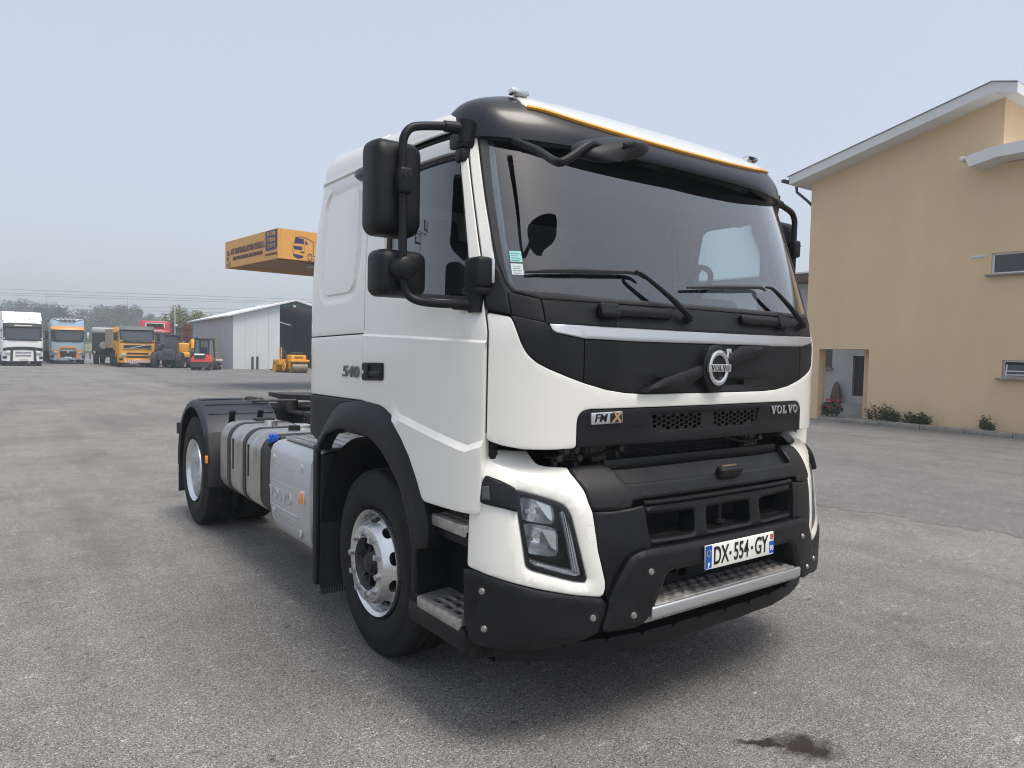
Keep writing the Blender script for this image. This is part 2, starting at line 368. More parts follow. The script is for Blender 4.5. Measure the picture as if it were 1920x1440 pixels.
# ---------------------------------------------------------------- beige building
STUC=M('beige_render',(.70,.515,.32),.9,var=.055,vs=1.1,bump=.35,bs=70,streak=3)
TRIM=M('white_trim',(.66,.67,.67),.6,var=.04,vs=2)
CONC=M('kerb_concrete',(.24,.23,.21),.9,var=.25,vs=7,bump=.3,bs=40)
DPANE=M('dark_pane',(.02,.022,.025),.12,coat=.5)
AX=lambda x:(lambda u,v:np.stack([np.full_like(np.asarray(u,float),x),np.asarray(u,float),np.asarray(v,float)],-1))
bld=thing('beige_building','beige rendered building with white sloping eaves to the right of the truck','building',(16.2,2,0))
def Bp(name,mb,mat,parent=None,sharp=35):
    o=obj(name,mb,mat,parent or bld,sharp); o.location=(-16.2,-2,0) if not parent else (0,0,0); return o
wy=[(9.64,-.05),(9.64,6.75),(4.87,7.88),(4.87,6.3),(-9,6.3),(-9,-.05),(7.80,-.05),(7.80,1.975),(9.23,1.975),(9.23,-.05)]
Bp('wall',panel(AX(16.2),wy,holes=[[(5.0,3.75),(5.0,4.245),(3.1,4.245),(3.1,3.75)],[(4.68,1.35),(4.68,1.757),(2.9,1.757),(2.9,1.35)]],thick=.35,bevel=0,grid=1.5,step=1.5,centre=(20,2,3),hole_thick=.16),STUC)
for c_,d_ in(((21.2,5.0,3.9),(9.65,.25,7.9)),((21.2,9.52,4.4),(9.65,.24,4.6)),((24.3,9.52,1.05),(3.4,.24,2.1)),((21.2,-8.9,3.1),(9.65,.2,6.2)),((26,.3,3),(.2,18.4,6))): Bp('side_wall',MB().box(c_,d_),STUC)
for c_,d_ in(((19.6,7.66,1.0),(6.0,.18,2.1)),((19.6,8.6,2.09),(6.0,1.7,.2)),((22.6,8.55,1.0),(.2,1.7,2.1))): Bp('passage_wall',MB().box(c_,d_),STUC)
Bp('passage_pillar',MB().rbox((17.15,8.03,1.0),(.9,.32,1.98),.01),STUC)
Bp('roof',MB().prism([(10.01,6.82),(4.94,8.03),(4.43,7.89),(4.43,7.66),(4.91,7.80),(9.97,6.59)],lambda y,z:(15.6,y,z),lambda y,z:(27,y,z)),TRIM,sharp=None)
Bp('roof_edge',MB().prism([(10.03,6.835),(4.94,8.05),(4.43,7.91),(4.43,7.895),(4.94,8.035),(10.03,6.82)],lambda y,z:(15.57,y,z),lambda y,z:(16.2,y,z)),M('lead_grey',(.3,.31,.32),.5),sharp=None)
Bp('lower_roof',MB().prism([(5.43,6.44),(4.83,6.57),(-9.5,6.57),(-9.5,6.31),(4.75,6.31),(5.32,6.20)],lambda y,z:(15.55,y,z),lambda y,z:(21,y,z)),TRIM,sharp=None)
Bp('gutter',MB().rbox((15.9,10.08,6.70),(.9,.12,.09),.02),M('dark_gutter',(.03,.03,.032),.5)); Bp('gutter',MB().rbox((15.72,5.50,6.42),(.3,.10,.12),.02),TRIM)
Bp('downpipe',MB().tube([(16.0,10.0,6.62),(16.0,9.98,6.45),(16.15,9.70,6.15),(16.5,9.70,6.0)],.04,8),M('dark_gutter',(.03,.03,.032),.5))
for y0,y1,z0,z1,tilt in((3.1,5.0,3.75,4.245,0),(2.9,4.68,1.35,1.757,1)):
    w=Bp('window',MB().box((16.34,(y0+y1)/2,(z0+z1)/2),(.02,y1-y0,z1-z0)),M('room_dark',(.012,.012,.013),.6))
    f=.045; fr=MB().box((16.28,(y0+y1)/2,z1-f/2),(.05,y1-y0,f)).box((16.28,(y0+y1)/2,z0+f/2),(.05,y1-y0,f)).box((16.28,y1-f/2,(z0+z1)/2),(.05,f,z1-z0-2*f)).box((16.28,y0+f/2,(z0+z1)/2),(.05,f,z1-z0-2*f)).box((16.28,(y0+y1)/2,(z0+z1)/2),(.04,.05,z1-z0-2*f))
    Bp('window_frame',fr,TRIM if not tilt else M('alu_frame',(.55,.56,.57),.4,metal=.5),w)
    if tilt:
        Bp('sash',MB().box((16.21,(y0+y1)/2,(z0+z1)/2-.05),(.03,y1-y0-.18,.03),ry=0).box((16.19,(y0+y1)/2,z0+.07),(.03,y1-y0-.16,.03)).box((16.20,y1-.1,(z0+z1)/2-.03),(.03,.03,.26),ry=R(12)),MATS['alu_frame'],w)
        Bp('pane',MB().box((16.22,(y0+y1)/2,(z0+z1)/2-.03),(.008,y1-y0-.2,.26),ry=R(12)),DPANE,w)
    else: Bp('pane',MB().box((16.29,(y0+y1)/2,(z0+z1)/2),(.008,y1-y0-2*f,z1-z0-2*f)),DPANE,w)
    Bp('window_sill',MB().rbox((16.17,(y0+y1)/2,z0-.025),(.22,y1-y0+.16,.045),.008),CONC,w)
for i in range(4): Bp('vent',MB().box((16.195,5.40-i*.082,4.195),(.02,.066,.066)).box((16.184,5.40-i*.082,4.195),(.012,.034,.040)),TRIM if i%2==0 else TRIM)
kb=thing('kerb','low concrete kerb running along the foot of the beige wall','kerb',(15.85,0,0))
ys=[8.25-i*1.0 for i in range(14)]
for i in range(13):
    o=obj('kerb_stone',MB().rbox((0,ys[i]-.5,.055),(.17+.01*(i%3),.99,.13+.01*((i*5)%3)),.02),CONC,kb); o.location.x=.012*((i*7)%3)
tag(obj('planting_bed',MB().box((16.07,2.0,.05),(.27,12.6,.10)),M('bed_soil',(.09,.075,.055),.95,var=.4,vs=9,bump=.6,bs=30)),'narrow soil bed between kerb and beige wall',None,None,'structure')
tag(obj('passage_floor',MB().box((19.6,9.8,.035),(6.7,4.6,.07)),M('floor_slab',(.30,.29,.28),.75,var=.15,vs=3)),'pale slab floor of the passage',None,None,'structure')
# ---------------------------------------------------------------- grey outbuilding behind
GW=M('grey_render',(.42,.425,.42),.9,var=.12,vs=1.2,bump=.2,bs=30,streak=3)
gb=thing('grey_outbuilding','grey rendered outbuilding with a dark doorway, seen through the passage','building',(23,14,0))
def Gp(n,mb,m_,p=None,sharp=35): o=obj(n,mb,m_,p or gb,sharp); o.location=(-23,-14,0) if not p else (0,0,0); return o
Gp('wall',panel(AX(23),[(5,-.02),(30,-.02),(30,4.6),(5,4.6)],holes=[[(11.35,.36),(11.92,.36),(11.92,1.84),(11.35,1.84)],[(12.72,1.36),(13.6,1.36),(13.6,2.3),(12.72,2.3)]],thick=.2,bevel=0,grid=3,step=3,centre=(30,14,2)),GW)
Gp('side_wall',MB().box((27,30,2.3),(8,.2,4.6)),GW); Gp('side_wall',MB().box((27,5,2.3),(8,.2,4.6)),GW)
Gp('roof',MB().rbox((26.7,17.5,4.78),(8.2,26,.34),.03),M('brown_fascia',(.12,.06,.045),.7)); Gp('roof_cap',MB().box((26.7,17.5,4.98),(8.3,26.1,.06)),TRIM)
dr=Gp('door',MB().box((23.15,11.63,1.1),(.03,.56,1.47)),M('door_black',(.006,.006,.007),.6)); Gp('door_handle',MB().rbox((23.11,11.88,1.05),(.03,.09,.02),.005),ALU if 'aluminium' in MATS else M('handle_metal',(.4,.4,.4),.4,metal=.8),dr)
wi=Gp('window',MB().box((23.12,13.16,1.83),(.02,.88,.94)),DPANE); Gp('window_frame',MB().box((23.06,13.16,1.39),(.06,.88,.05)).box((23.06,12.745,1.83),(.06,.05,.94)).box((23.06,13.16,1.83),(.05,.05,.94)),M('alu_dark',(.10,.10,.105),.5),wi); Gp('window_sill',MB().rbox((22.96,13.16,1.33),(.16,1.0,.05),.01),CONC,wi)
st=obj('standing_stone',MB().loft([[(22.75+a*k+dx,12.4+b*k,z) for a,b in((-.06,-.15),(.06,-.16),(.07,.14),(-.05,.15))] for z,k,dx in((0.0,1.25,0),(.3,1.15,0),(.6,.9,.03),(.8,.5,.05),(.86,.3,.06))]),M('brown_stone',(.11,.085,.065),.9,var=.3,vs=8)); tag(st,'pointed brown stone slab leaning on the grey outbuilding wall','stone')
# ---------------------------------------------------------------- plants along the wall
LEAF=M('weed_leaf',(.035,.07,.022),.6,var=.45,vs=30); LEAF2=M('dry_leaf',(.13,.14,.06),.7,var=.3,vs=20); STEM=M('green_stem',(.07,.09,.035),.7)
def weed(name,label,loc,h,n,spread,leaf,seed,lw=.018,group='weeds along the wall'):
    r=random.Random(seed); t=thing(name,label,'plant',loc,0,group); sm=MB(); lf=MB()
    for i in range(n):
        x0,y0=r.uniform(-.08,.05),r.uniform(-spread,spread); hh=h*r.uniform(.5,1)*(1-.4*abs(y0)/spread); lx,ly=r.uniform(-.5,.2)*hh,r.uniform(-.4,.4)*hh
        P_=[(x0+lx*k*k,y0+ly*k*k,hh*k) for k in(0,.35,.7,1)]; sm.tube(P_,[.005,.004,.003,.001],4)
        for j in range(16):
            k=.15+.85*j/15; px,py,pz=x0+lx*k*k,y0+ly*k*k,hh*k; a=r.uniform(0,2*PI); ln=r.uniform(.07,.14)*(1.15-.5*k); up=r.uniform(.1,.8)
            d=Vector((math.cos(a),math.sin(a),up)).normalized(); w=d.cross(Vector((0,0,1))).normalized()*lw*r.uniform(.7,1.3); p=Vector((px,py,pz)); q=p+d*ln*.5+Vector((0,0,.01)); e=p+d*ln-Vector((0,0,.02))
            lf.add([p,q+w,e,q-w],[(0,1,2),(0,2,3)])
    obj('stem',sm,STEM,t); obj('foliage',lf,leaf,t,sharp=None); return t
weed('weed_clump','broad dark green weed clump at the corner of the passage',(16.0,7.25,.09),.55,34,.42,LEAF,3)
weed('weed_clump','lower dark green weed clump, second along the wall from the passage',(16.0,6.42,.09),.42,28,.33,LEAF,5)
weed('weed_clump','thin pale dry weed stalk sticking up between the two dark clumps',(16.03,6.93,.09),.55,4,.05,LEAF2,8,.008)
weed('weed_clump','small spiky weed tuft alone on the kerb below the tilted window',(16.0,4.86,.09),.40,14,.14,LEAF,11,.010)
ge=thing('geranium','red flowering geranium bush beside the passage entrance','plant',(16.55,9.0,.07))
r_=random.Random(4); lf=MB(); fo=MB()
for i in range(260):
    d=Vector((r_.gauss(0,1),r_.gauss(0,1),r_.gauss(0,1))).normalized()*r_.uniform(.5,1); p=Vector((d.x*.26,d.y*.30,.22+d.z*.22)); a=Vector((r_.gauss(0,1),r_.gauss(0,1),r_.gauss(0,1))).normalized(); b_=a.orthogonal().normalized()*.045; c_=a.cross(b_)
    lf.add([p+b_,p+c_,p-b_,p-c_],[(0,1,2,3)])
for i in range(9):
    p=Vector((r_.uniform(-.26,.1),r_.uniform(-.26,.26),r_.uniform(.25,.5)))
    for j in range(14):
        q=p+Vector((r_.gauss(0,.02),r_.gauss(0,.02),r_.gauss(0,.018))); a=Vector((r_.gauss(0,1),r_.gauss(0,1),1)).normalized(); b_=a.orthogonal()*.02; c_=a.cross(b_); fo.add([q+b_,q+c_,q-b_,q-c_],[(0,1,2,3)])
obj('foliage',lf,LEAF,ge,sharp=None); obj('flowers',fo,M('red_petal',(.55,.02,.025),.6),ge,sharp=None)
# ---------------------------------------------------------------- canopy with the sign
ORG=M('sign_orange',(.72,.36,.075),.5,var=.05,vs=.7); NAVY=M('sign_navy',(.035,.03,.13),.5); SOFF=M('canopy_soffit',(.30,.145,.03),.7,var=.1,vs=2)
LC=15.0; DC=5.35
cn=thing('sign_canopy','orange forecourt canopy with navy lettering rising behind the cab','canopy',(6.0,24.63,0),R(5))
def Cp(n,mb,m_,p=None): return obj(n,mb,m_,p or cn)
Cp('fascia',MB().box((.04,DC/2,5.55),(.08,DC,1.10)),ORG); Cp('fascia',MB().box((LC/2,.04,5.55),(LC-.17,.08,1.098)),ORG)
Cp('fascia',MB().box((LC/2,DC-.04,5.55),(LC-.17,.08,1.098)),ORG); Cp('fascia',MB().box((LC-.04,DC/2,5.55),(.08,DC-.17,1.097)),ORG)
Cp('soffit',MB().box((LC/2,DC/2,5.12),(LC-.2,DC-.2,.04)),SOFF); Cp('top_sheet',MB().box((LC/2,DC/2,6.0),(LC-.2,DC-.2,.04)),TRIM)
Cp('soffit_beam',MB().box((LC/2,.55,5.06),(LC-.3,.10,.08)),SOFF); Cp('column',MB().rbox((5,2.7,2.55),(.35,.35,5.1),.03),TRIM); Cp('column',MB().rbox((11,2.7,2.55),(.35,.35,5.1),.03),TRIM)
lt=Cp('floodlight',MB().rbox((2.1,1.5,5.0),(.45,.30,.10),.02),M('lamp_housing',(.35,.35,.34),.5)); Cp('lamp_glass',MB().box((2.1,1.5,4.945),(.36,.22,.012)),M('lamp_white',(.7,.7,.68),.3),lt)
ml=lambda y,z:frame_mtx((-.006,y,z),(0,-1,0),(0,0,1)); mf=lambda x,z:frame_mtx((x,-.006,z),(1,0,0),(0,0,1))
BRN=M('sign_letter',(.10,.05,.055),.5)
text('letters','AUTO TRANSPORTADORA MOD ERNA PORTUENSE, S.A.',.34,BRN,cn,ml(2.95,5.62),.004,bold=.008,sx=.40)
text('letters','COMPRA E VENDA DE CAMIÕES INGLESES, LIGEIROS, MÁQUINAS INDUSTRIAIS',.20,BRN,cn,ml(2.95,5.33),.004,bold=.004,sx=.435)
Cp('number_panel',MB().prism([(.10,6.08),(1.15,6.08),(1.15,5.34),(.22,5.34),(.10,5.42)],lambda y,z:(-.004,y,z),lambda y,z:(.01,y,z)),NAVY)
for i,tx in enumerate(('220 151 8040','917 822 845','917 769 195')): text('numerals',tx,.20,ORG,cn,frame_mtx((-.008,.62,5.95-.225*i),(0,-1,0),(0,0,1)),.002,bold=.006,sx=.68)
text('letters','WWW.AUTOTMP.COM',.13,BRN,cn,ml(.62,5.19),.003,bold=.003,sx=.78)
def truckart(prefix,mp,sc):       # flat line drawing of a lorry
    def poly(pts,m_): Cp('truck_drawing',MB().prism(pts,lambda a,b:mp(a*sc,b*sc,.004),lambda a,b:mp(a*sc,b*sc,-.004)),m_)
    def line(pts,w=.02):
        for (x1,y1),(x2,y2) in zip(pts,pts[1:]):
            d=math.hypot(x2-x1,y2-y1); nx,ny=-(y2-y1)/d*w/2,(x2-x1)/d*w/2; poly([(x1+nx,y1+ny),(x2+nx,y2+ny),(x2-nx,y2-ny),(x1-nx,y1-ny)],NAVY)
    poly([(-.52,.12),(-.46,.36),(-.40,.40),(-.05,.37),(-.02,.14)],NAVY); poly([(-.55,-.02),(-.12,.0),(-.10,-.16),(-.50,-.17)],NAVY); poly([(.05,.28),(.16,.24),(.17,.10),(.06,.12)],NAVY)
    line([(-.46,.40),(-.2,.46),(.06,.44),(.42,.30),(.46,.28),(.47,-.40)],.025); line([(-.02,.40),(0,-.30)],.015); line([(.47,-.40),(.75,-.42),(.74,-.62),(.40,-.58)],.02); line([(-.56,.1),(-.58,-.2),(-.55,-.4)],.02)
    poly([(-.56,-.38),(-.05,-.44),(-.05,-.52),(-.30,-.60),(-.54,-.50)],NAVY); poly([(-.20,-.24),(0,-.24),(0,-.30),(-.18,-.30)],NAVY)
    k=[(.30+.13*math.cos(t)*.8,-.48+.17*math.sin(t)) for t in np.linspace(0,2*PI,17)]; line(k,.035)
truckart('r',lambda a,b,o:(1.02+a,-.0+o-.004,5.52+b),.78); truckart('l',lambda a,b,o:(o-.004,4.93-a*.5,5.42+b),.66)
text('letters','AUTO TRANSPORTADORA',.5,NAVY,cn,mf(4.9,5.6),.003,bold=.01,sx=.9)
# ---------------------------------------------------------------- shed
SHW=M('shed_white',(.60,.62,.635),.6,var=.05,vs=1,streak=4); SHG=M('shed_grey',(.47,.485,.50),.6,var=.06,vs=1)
sd=thing('metal_shed','pale corrugated metal shed with an open dark front','shed',(12.7,55,0),R(-4))
def Sp(n,mb,m_,p=None,sharp=35): return obj(n,mb,m_,p or sd,sharp)
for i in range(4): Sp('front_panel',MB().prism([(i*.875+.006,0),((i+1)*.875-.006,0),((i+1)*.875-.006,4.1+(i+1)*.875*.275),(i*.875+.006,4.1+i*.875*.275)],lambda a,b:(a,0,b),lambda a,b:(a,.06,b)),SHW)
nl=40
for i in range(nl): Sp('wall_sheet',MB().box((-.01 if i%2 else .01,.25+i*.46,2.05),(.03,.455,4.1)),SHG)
Sp('roof',MB().add([(-.5,-.35,3.98),(-.5,18.9,3.98),(4.7,18.9,5.42),(4.7,-.35,5.42),(-.5,-.35,4.08),(-.5,18.9,4.08),(4.7,18.9,5.55),(4.7,-.35,5.55)],[(0,1,2,3),(4,7,6,5),(0,3,7,4),(0,4,5,1),(1,5,6,2)]),M('roof_white',(.74,.75,.74),.5,var=.04,vs=.6),sharp=None)
Sp('roof',MB().add([(9.9,-.35,3.98),(9.9,18.9,3.98),(4.7,18.9,5.42),(4.7,-.35,5.42),(9.9,-.35,4.08),(9.9,18.9,4.08),(4.7,18.9,5.55),(4.7,-.35,5.55)],[(0,1,2,3),(4,7,6,5),(0,3,7,4),(0,4,5,1),(1,5,6,2)]),MATS['roof_white'],sharp=None)
GRN=M('truss_green',(.04,.12,.10),.6)
Sp('truss',MB().prism([(3.5,4.85),(4.7,5.18),(5.9,4.85),(9.4,3.9),(9.4,4.15),(4.7,5.44),(3.5,5.1)],lambda a,b:(a,.0,b),lambda a,b:(a,.15,b)),GRN,sharp=None)
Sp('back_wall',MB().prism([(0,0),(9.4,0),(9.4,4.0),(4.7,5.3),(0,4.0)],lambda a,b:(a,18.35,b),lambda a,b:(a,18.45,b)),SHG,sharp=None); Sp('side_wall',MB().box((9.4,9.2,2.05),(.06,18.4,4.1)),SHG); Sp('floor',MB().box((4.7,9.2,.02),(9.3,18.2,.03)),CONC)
lm=Sp('lamp',MB().rbox((4.6,-.1,5.0),(.22,.12,.16),.03),M('lamp_white',(.7,.7,.68),.3))
Sp('roof_vent',MB().box((2.6,3,5.12),(.8,.5,.12),ry=R(-15)),SHG); Sp('roof_vent',MB().box((3.9,6,5.5),(.8,.5,.12),ry=R(-15)),SHG)
for px_,lb in((.35,'left'),(.72,'right')):
    o=obj('bollard',MB().cyl((0,0,0),(0,0,.95),.09,14).lathe([(.95,.09),(.99,.06),(1.0,.001)],14,'Z'),M('bollard_dark',(.04,.04,.042),.6),None,loc=(12.7+px_+.9,54.3,0)); tag(o,'short dark bollard before the shed, %s one of the pair'%lb,'bollard','bollards by the shed')
# ---------------------------------------------------------------- vehicles in the yard
def px_pos(px,d):
    a=(px-960)/1357.46; v=_r*a+_f; return (CAMXY[0]+v.x*d,CAMXY[1]+v.y*d)
def face_cam(p,turn=0): return math.atan2(CAMXY[0]-p[0],-(CAMXY[1]-p[1]))+R(turn)
VG=M('far_windscreen',(.03,.035,.038),.06,coat=1); BLK2=M('far_black',(.02,.02,.021),.6); LMP=M('far_lamp',(.6,.62,.64),.12,metal=.6); TW=mesh('wheel',MB().lathe([(-.15,.30),(-.15,.50),(-.11,.52),(.11,.52),(.15,.50),(.15,.30)],28,'X').lathe([(-.15,.30),(-.06,.26),(-.06,.12),(-.12,.1),(-.12,.001)],28,'X'),M('far_tyre',(.028,.027,.026),.8),35)
PLM=M('plate_far',(.72,.72,.66),.5)
def vwheel(root,x,y,r=.52,w=1.0,mesh_=None):
    o=obj('wheel',mesh_ or TW,None,root); o.location=(x,y,r); o.scale=(w,r/.52,r/.52); o.rotation_euler=(0,0,PI if x>0 else 0); return o
def cabshape(w,z0,z1,y0,depth,rake,r=.16,zw=None,wr=None):
    rings=[]
    for z,k in((z0,0),(z0+(zw-z0)*.5,0),(zw,0),(zw+(z1-zw)*.5,.5),(z1-.12,.93),(z1,1.15)):
        ww=w/2-(.06*k if z>zw else 0)-(.08 if z==z1 else 0); yy=y0+rake*k; pts=[]
        for sx in(-1,1):
            seq=[(ww,depth),(ww,yy+r+.02),(ww-r*.3,yy+r*.35),(ww-r,yy)]
            pts+= [(sx*a,b,z) for a,b in (seq if sx>0 else seq[::-1])] if False else []
        half=[(ww-r*1.6,yy-.02),(ww-r*.75,yy+r*.15),(ww-r*.2,yy+r*.55),(ww,yy+r*1.2),(ww,depth)]
        rings.append([(0,yy-.05,z)]+[(a,b,z) for a,b in half]+[(-a,b,z) for a,b in half[::-1]])
    return rings
def lorry(label,loc,rz,body,accent,z1=3.75,zroof=None,visor=None,bumper=None,grille=BLK2,mir=BLK2,long=8,load=None,style='',group='lorries parked across the yard'):
    t=thing('lorry',label,'lorry',(*loc,0),rz,group); zw=2.0; zc=z1
    Q=lambda n,mb,m_,p=None,sharp=40:obj(n,mb,m_,p or t,sharp)
    Q('cab',MB().loft(cabshape(2.46,.75,zc,0,2.2,.32,zw=zw)),body)
    ywz=lambda z:.32*max(0,(z-zw)/(zc-zw))
    zt=2.85; 
    w=Q('windscreen',MB().loft([[(x,ywz(z)-.088+.10*abs(x/1.1)**6,z) for x in np.linspace(-1.09,1.09,13)] for z in np.linspace(1.93,zt,5)],False,False,False),VG)
    Q('screen_frame',MB().loft([[(x,ywz(z)-.085+.11*abs(x/1.13)**6,z) for x in np.linspace(-1.14,1.14,9)] for z in(1.84,1.93)],False,False,False).loft([[(sx*x,ywz(z)-.085+.11*abs(x/1.13)**6,z) for x in(1.06,1.17)] for sx in(1,) for z in np.linspace(1.84,zt+.05,5)],False,False,False).loft([[(-x,ywz(z)-.085+.11*abs(x/1.13)**6,z) for x in(1.06,1.17)] for z in np.linspace(1.84,zt+.05,5)],False,False,False),BLK2,w)
    for sx in(-.45,.35): Q('wiper',MB().tube([(sx,-.09,1.92),(sx-.5,-.07,2.03)],.018,5),BLK2,w)
    if visor: Q('sun_visor',MB().loft([[(x,ywz(z)+dy+.2*abs(x/1.15)**4,z) for x in np.linspace(-1.18,1.18,11)] for z,dy in((zt-.03,-.28),(zt+.14,-.22),(zt+.26,-.08))],False,False,False),visor)
    bm_=bumper or body
    Q('bumper',MB().loft([[(0,-.10,z),(.9,-.08,z),(1.12,0,z),(1.235,.18,z),(1.235,1.0,z),(-1.235,1.0,z),(-1.235,.18,z),(-1.12,0,z),(-.9,-.08,z)] for z in(.36,.42,1.05,1.12)]),bm_)
    for sx in(-1,1):
        Q('headlight',MB().rbox((sx*.93,-.06,.93),(.36,.14,.22),.05,rz=sx*R(12)),LMP); 
        m_=Q('side_mirror',MB().rbox((sx*1.46,.12,2.30),(.22,.16,.62),.06,3),mir); Q('mirror_arm',MB().tube([(sx*1.22,.28,2.55),(sx*1.42,.16,2.52)],.03,6).tube([(sx*1.22,.2,1.98),(sx*1.42,.14,2.05)],.03,6),BLK2,m_)
        vwheel(t,sx*1.08,1.38); vwheel(t,sx*1.08,5.0)
    Q('chassis',MB().box((0,3.6,.75),(1.0,4.6,.35)).box((0,.8,.75),(2.0,1.4,.5)),BLK2)
    Q('number_plate',MB().box((0,-.125,.53),(.54,.02,.13)),PLM)
    for sx in(-1,1): Q('corner_step',MB().rbox((sx*1.08,.02,.62),(.28,.16,.16),.04,rz=sx*R(35)),BLK2); Q('side_window',MB().prism([(.45,2.0),(1.3,2.0),(1.3,2.72),(.62,2.72)],lambda a,b:(sx*1.235,a,b),lambda a,b:(sx*1.2,a,b)),VG)
    return t,Q
wp=px_pos(44,52.5)
WP=M('far_white',(.78,.79,.79),.4,coat=.3); BLU=M('far_blue',(.33,.46,.58),.35,coat=.4); ORN=M('far_orange',(.72,.29,.06),.4); YLW=M('far_yellow',(.75,.36,.02),.4,var=.06,vs=2); REDP=M('far_red',(.42,.03,.06),.4); CURT=M('trailer_curtain',(.27,.27,.22),.75,var=.1,vs=1,streak=4); CURT2=M('grey_curtain',(.22,.235,.19),.75,var=.1,vs=1)
t,Q=lorry('white articulated lorry with black windscreen surround, leftmost in the far row',wp,face_cam(wp,5),WP,BLK2,3.35,visor=BLK2)
Q('roof_deflector',MB().loft([[(-1.2,.42,3.3),(1.2,.42,3.3),(1.2,2.3,3.3),(-1.2,2.3,3.3)],[(-1.2,.62,3.45),(1.2,.62,3.45),(1.2,2.3,3.45),(-1.2,2.3,3.45)],[(-1.18,.9,3.92),(1.18,.9,3.92),(1.18,2.3,3.98),(-1.18,2.3,3.98)]]),WP)
Q('deflector_line',MB().tube([(-1.0,.60,3.42),(-.4,.55,3.36),(.4,.55,3.36),(1.0,.60,3.42)],.025,5),BLK2)
for sx in(-.5,.45): Q('roof_bracket',MB().box((sx,.42,3.33),(.05,.1,.16)),BLK2)
Q('bumper_band',MB().loft([[(x,-.115+.10*abs(x/1.2)**4,z+.10*(1-abs(x/1.2)**2)) for x in np.linspace(-1.2,1.2,9)] for z in(1.08,1.30)],False,False,False),BLK2)
for sx in(-1,1): Q('bumper_pillar',MB().prism([(sx*.62,1.2),(sx*.74,1.2),(sx*.80,.36),(sx*.64,.36)],lambda a,b:(a,-.13,b),lambda a,b:(a,-.05,b)),BLK2)
for z in(.98,.76): Q('grille_slot',MB().box((0,-.11,z),(.95,.02,.10)),M('slot_grey',(.25,.25,.25),.6))
Q('emblem',MB().rbox((0,-.125,.99),(.15,.02,.13),.01),LMP); text('letters','- - V - -',.14,LMP,t,frame_mtx((0,-.12,1.0),(1,0,0),(0,0,1)),.004)
Q('visor_board',MB().box((0,-.20,2.93),(1.05,.02,.07)),PLM)
Q('trailer',MB().rbox((0,8.6,2.48),(2.5,11.6,2.96),.03),CURT); Q('trailer_front',MB().rbox((0,2.75,2.5),(2.54,.08,3.0),.02),WP); Q('trailer_chassis',MB().box((0,9,.85),(1.1,11,.25)),BLK2)
for sx in(-1,1):
    for y in(10.2,11.5,12.8): vwheel(t,sx*1.08,y)
bp_=px_pos(128,60)
t,Q=lorry('light blue and orange lorry with a row of roof lamps, next to the white one',bp_,face_cam(bp_,4),BLU,ORN,3.72,visor=ORN,mir=M('mirror_chrome',(.6,.62,.65),.25,metal=.5))
Q('roof_bar',MB().tube([(-1.05,.3,3.72),(-.6,.22,3.60),(.6,.22,3.60),(1.05,.3,3.72)],.035,8),LMP)
for i in range(4): l_=Q('roof_lamp',MB().cyl((-.45+i*.30,.18,3.74),(-.45+i*.30,.10,3.74),.125,18,.135),BLK2); Q('lamp_glass',MB().cyl((-.45+i*.30,.105,3.74),(-.45+i*.30,.085,3.74),.115,18),LMP,l_)
Q('upper_grille',MB().rbox((0,-.09,1.36),(.86,.06,.13),.02),BLK2); Q('grille_frame',MB().prism([(-.55,1.45),(.55,1.45),(.72,1.18),(1.2,1.14),(1.2,1.06),(.66,1.08),(.46,1.30),(-.46,1.30),(-.66,1.08),(-1.2,1.06),(-1.2,1.14),(-.72,1.18)],lambda a,b:(a,-.13+.10*abs(a/1.2)**4,b),lambda a,b:(a,-.03+.10*abs(a/1.2)**4,b)),ORN)
Q('grille_frame',MB().prism([(-.70,1.12),(-.60,1.12),(-.56,.44),(-.84,.44)],lambda a,b:(a,-.14,b),lambda a,b:(a,-.05,b)),ORN); Q('grille_frame',MB().prism([(.70,1.12),(.60,1.12),(.56,.44),(.84,.44)],lambda a,b:(a,-.14,b),lambda a,b:(a,-.05,b)),ORN)
Q('grille',MB().prism([(-.58,1.06),(.58,1.06),(.64,.72),(.52,.58),(-.52,.58),(-.64,.72)],lambda a,b:(a,-.13,b),lambda a,b:(a,-.06,b)),BLK2); Q('emblem',MB().rbox((0,-.14,.98),(.15,.02,.12),.01),LMP)
Q('trailer',MB().rbox((-.05,8.6,2.35),(2.5,11.4,2.7),.03),CURT2); Q('trailer_chassis',MB().box((0,9,.85),(1.1,11,.25)),BLK2); Q('trailer_ridge',MB().tube([(-1.25,2.95,3.55),(-.9,2.95,3.85)],.09,6),BLK2)
for sx in(-1,1):
    for y in(10.2,11.5,12.8): vwheel(t,sx*1.08,y)
yp=px_pos(258,54.6)
t,Q=lorry('yellow tipper lorry with a timber side board and striped bumper board',yp,face_cam(yp,8),YLW,BLK2,2.98,visor=M('far_grey',(.12,.12,.12),.6),grille=BLK2)
Q('grille',MB().rbox((0,-.06,1.55),(1.85,.06,.26),.02),BLK2); Q('grille_rim',MB().box((0,-.07,1.69),(1.95,.05,.03)).box((0,-.07,1.41),(1.95,.05,.03)).box((-.96,-.07,1.55),(.03,.05,.3)).box((.96,-.07,1.55),(.03,.05,.3)),LMP); Q('grille_bar',MB().tube([(-.55,-.11,1.42),(.55,-.11,1.68)],.03,6),LMP)
for z in(1.05,.80): Q('bumper_slot',MB().rbox((0,-.10,z),(1.5,.05,.13),.03),BLK2)
Q('stripe_board',MB().box((0,-.16,.46),(1.6,.03,.20)),M('board_white',(.75,.72,.70),.5))
for i in range(11): Q('red_stripe',MB().prism([(-.76+i*.14,.37),(-.70+i*.14,.37),(-.66+i*.14,.55),(-.72+i*.14,.55)],lambda a,b:(a,-.18,b),lambda a,b:(a,-.165,b)),REDP)
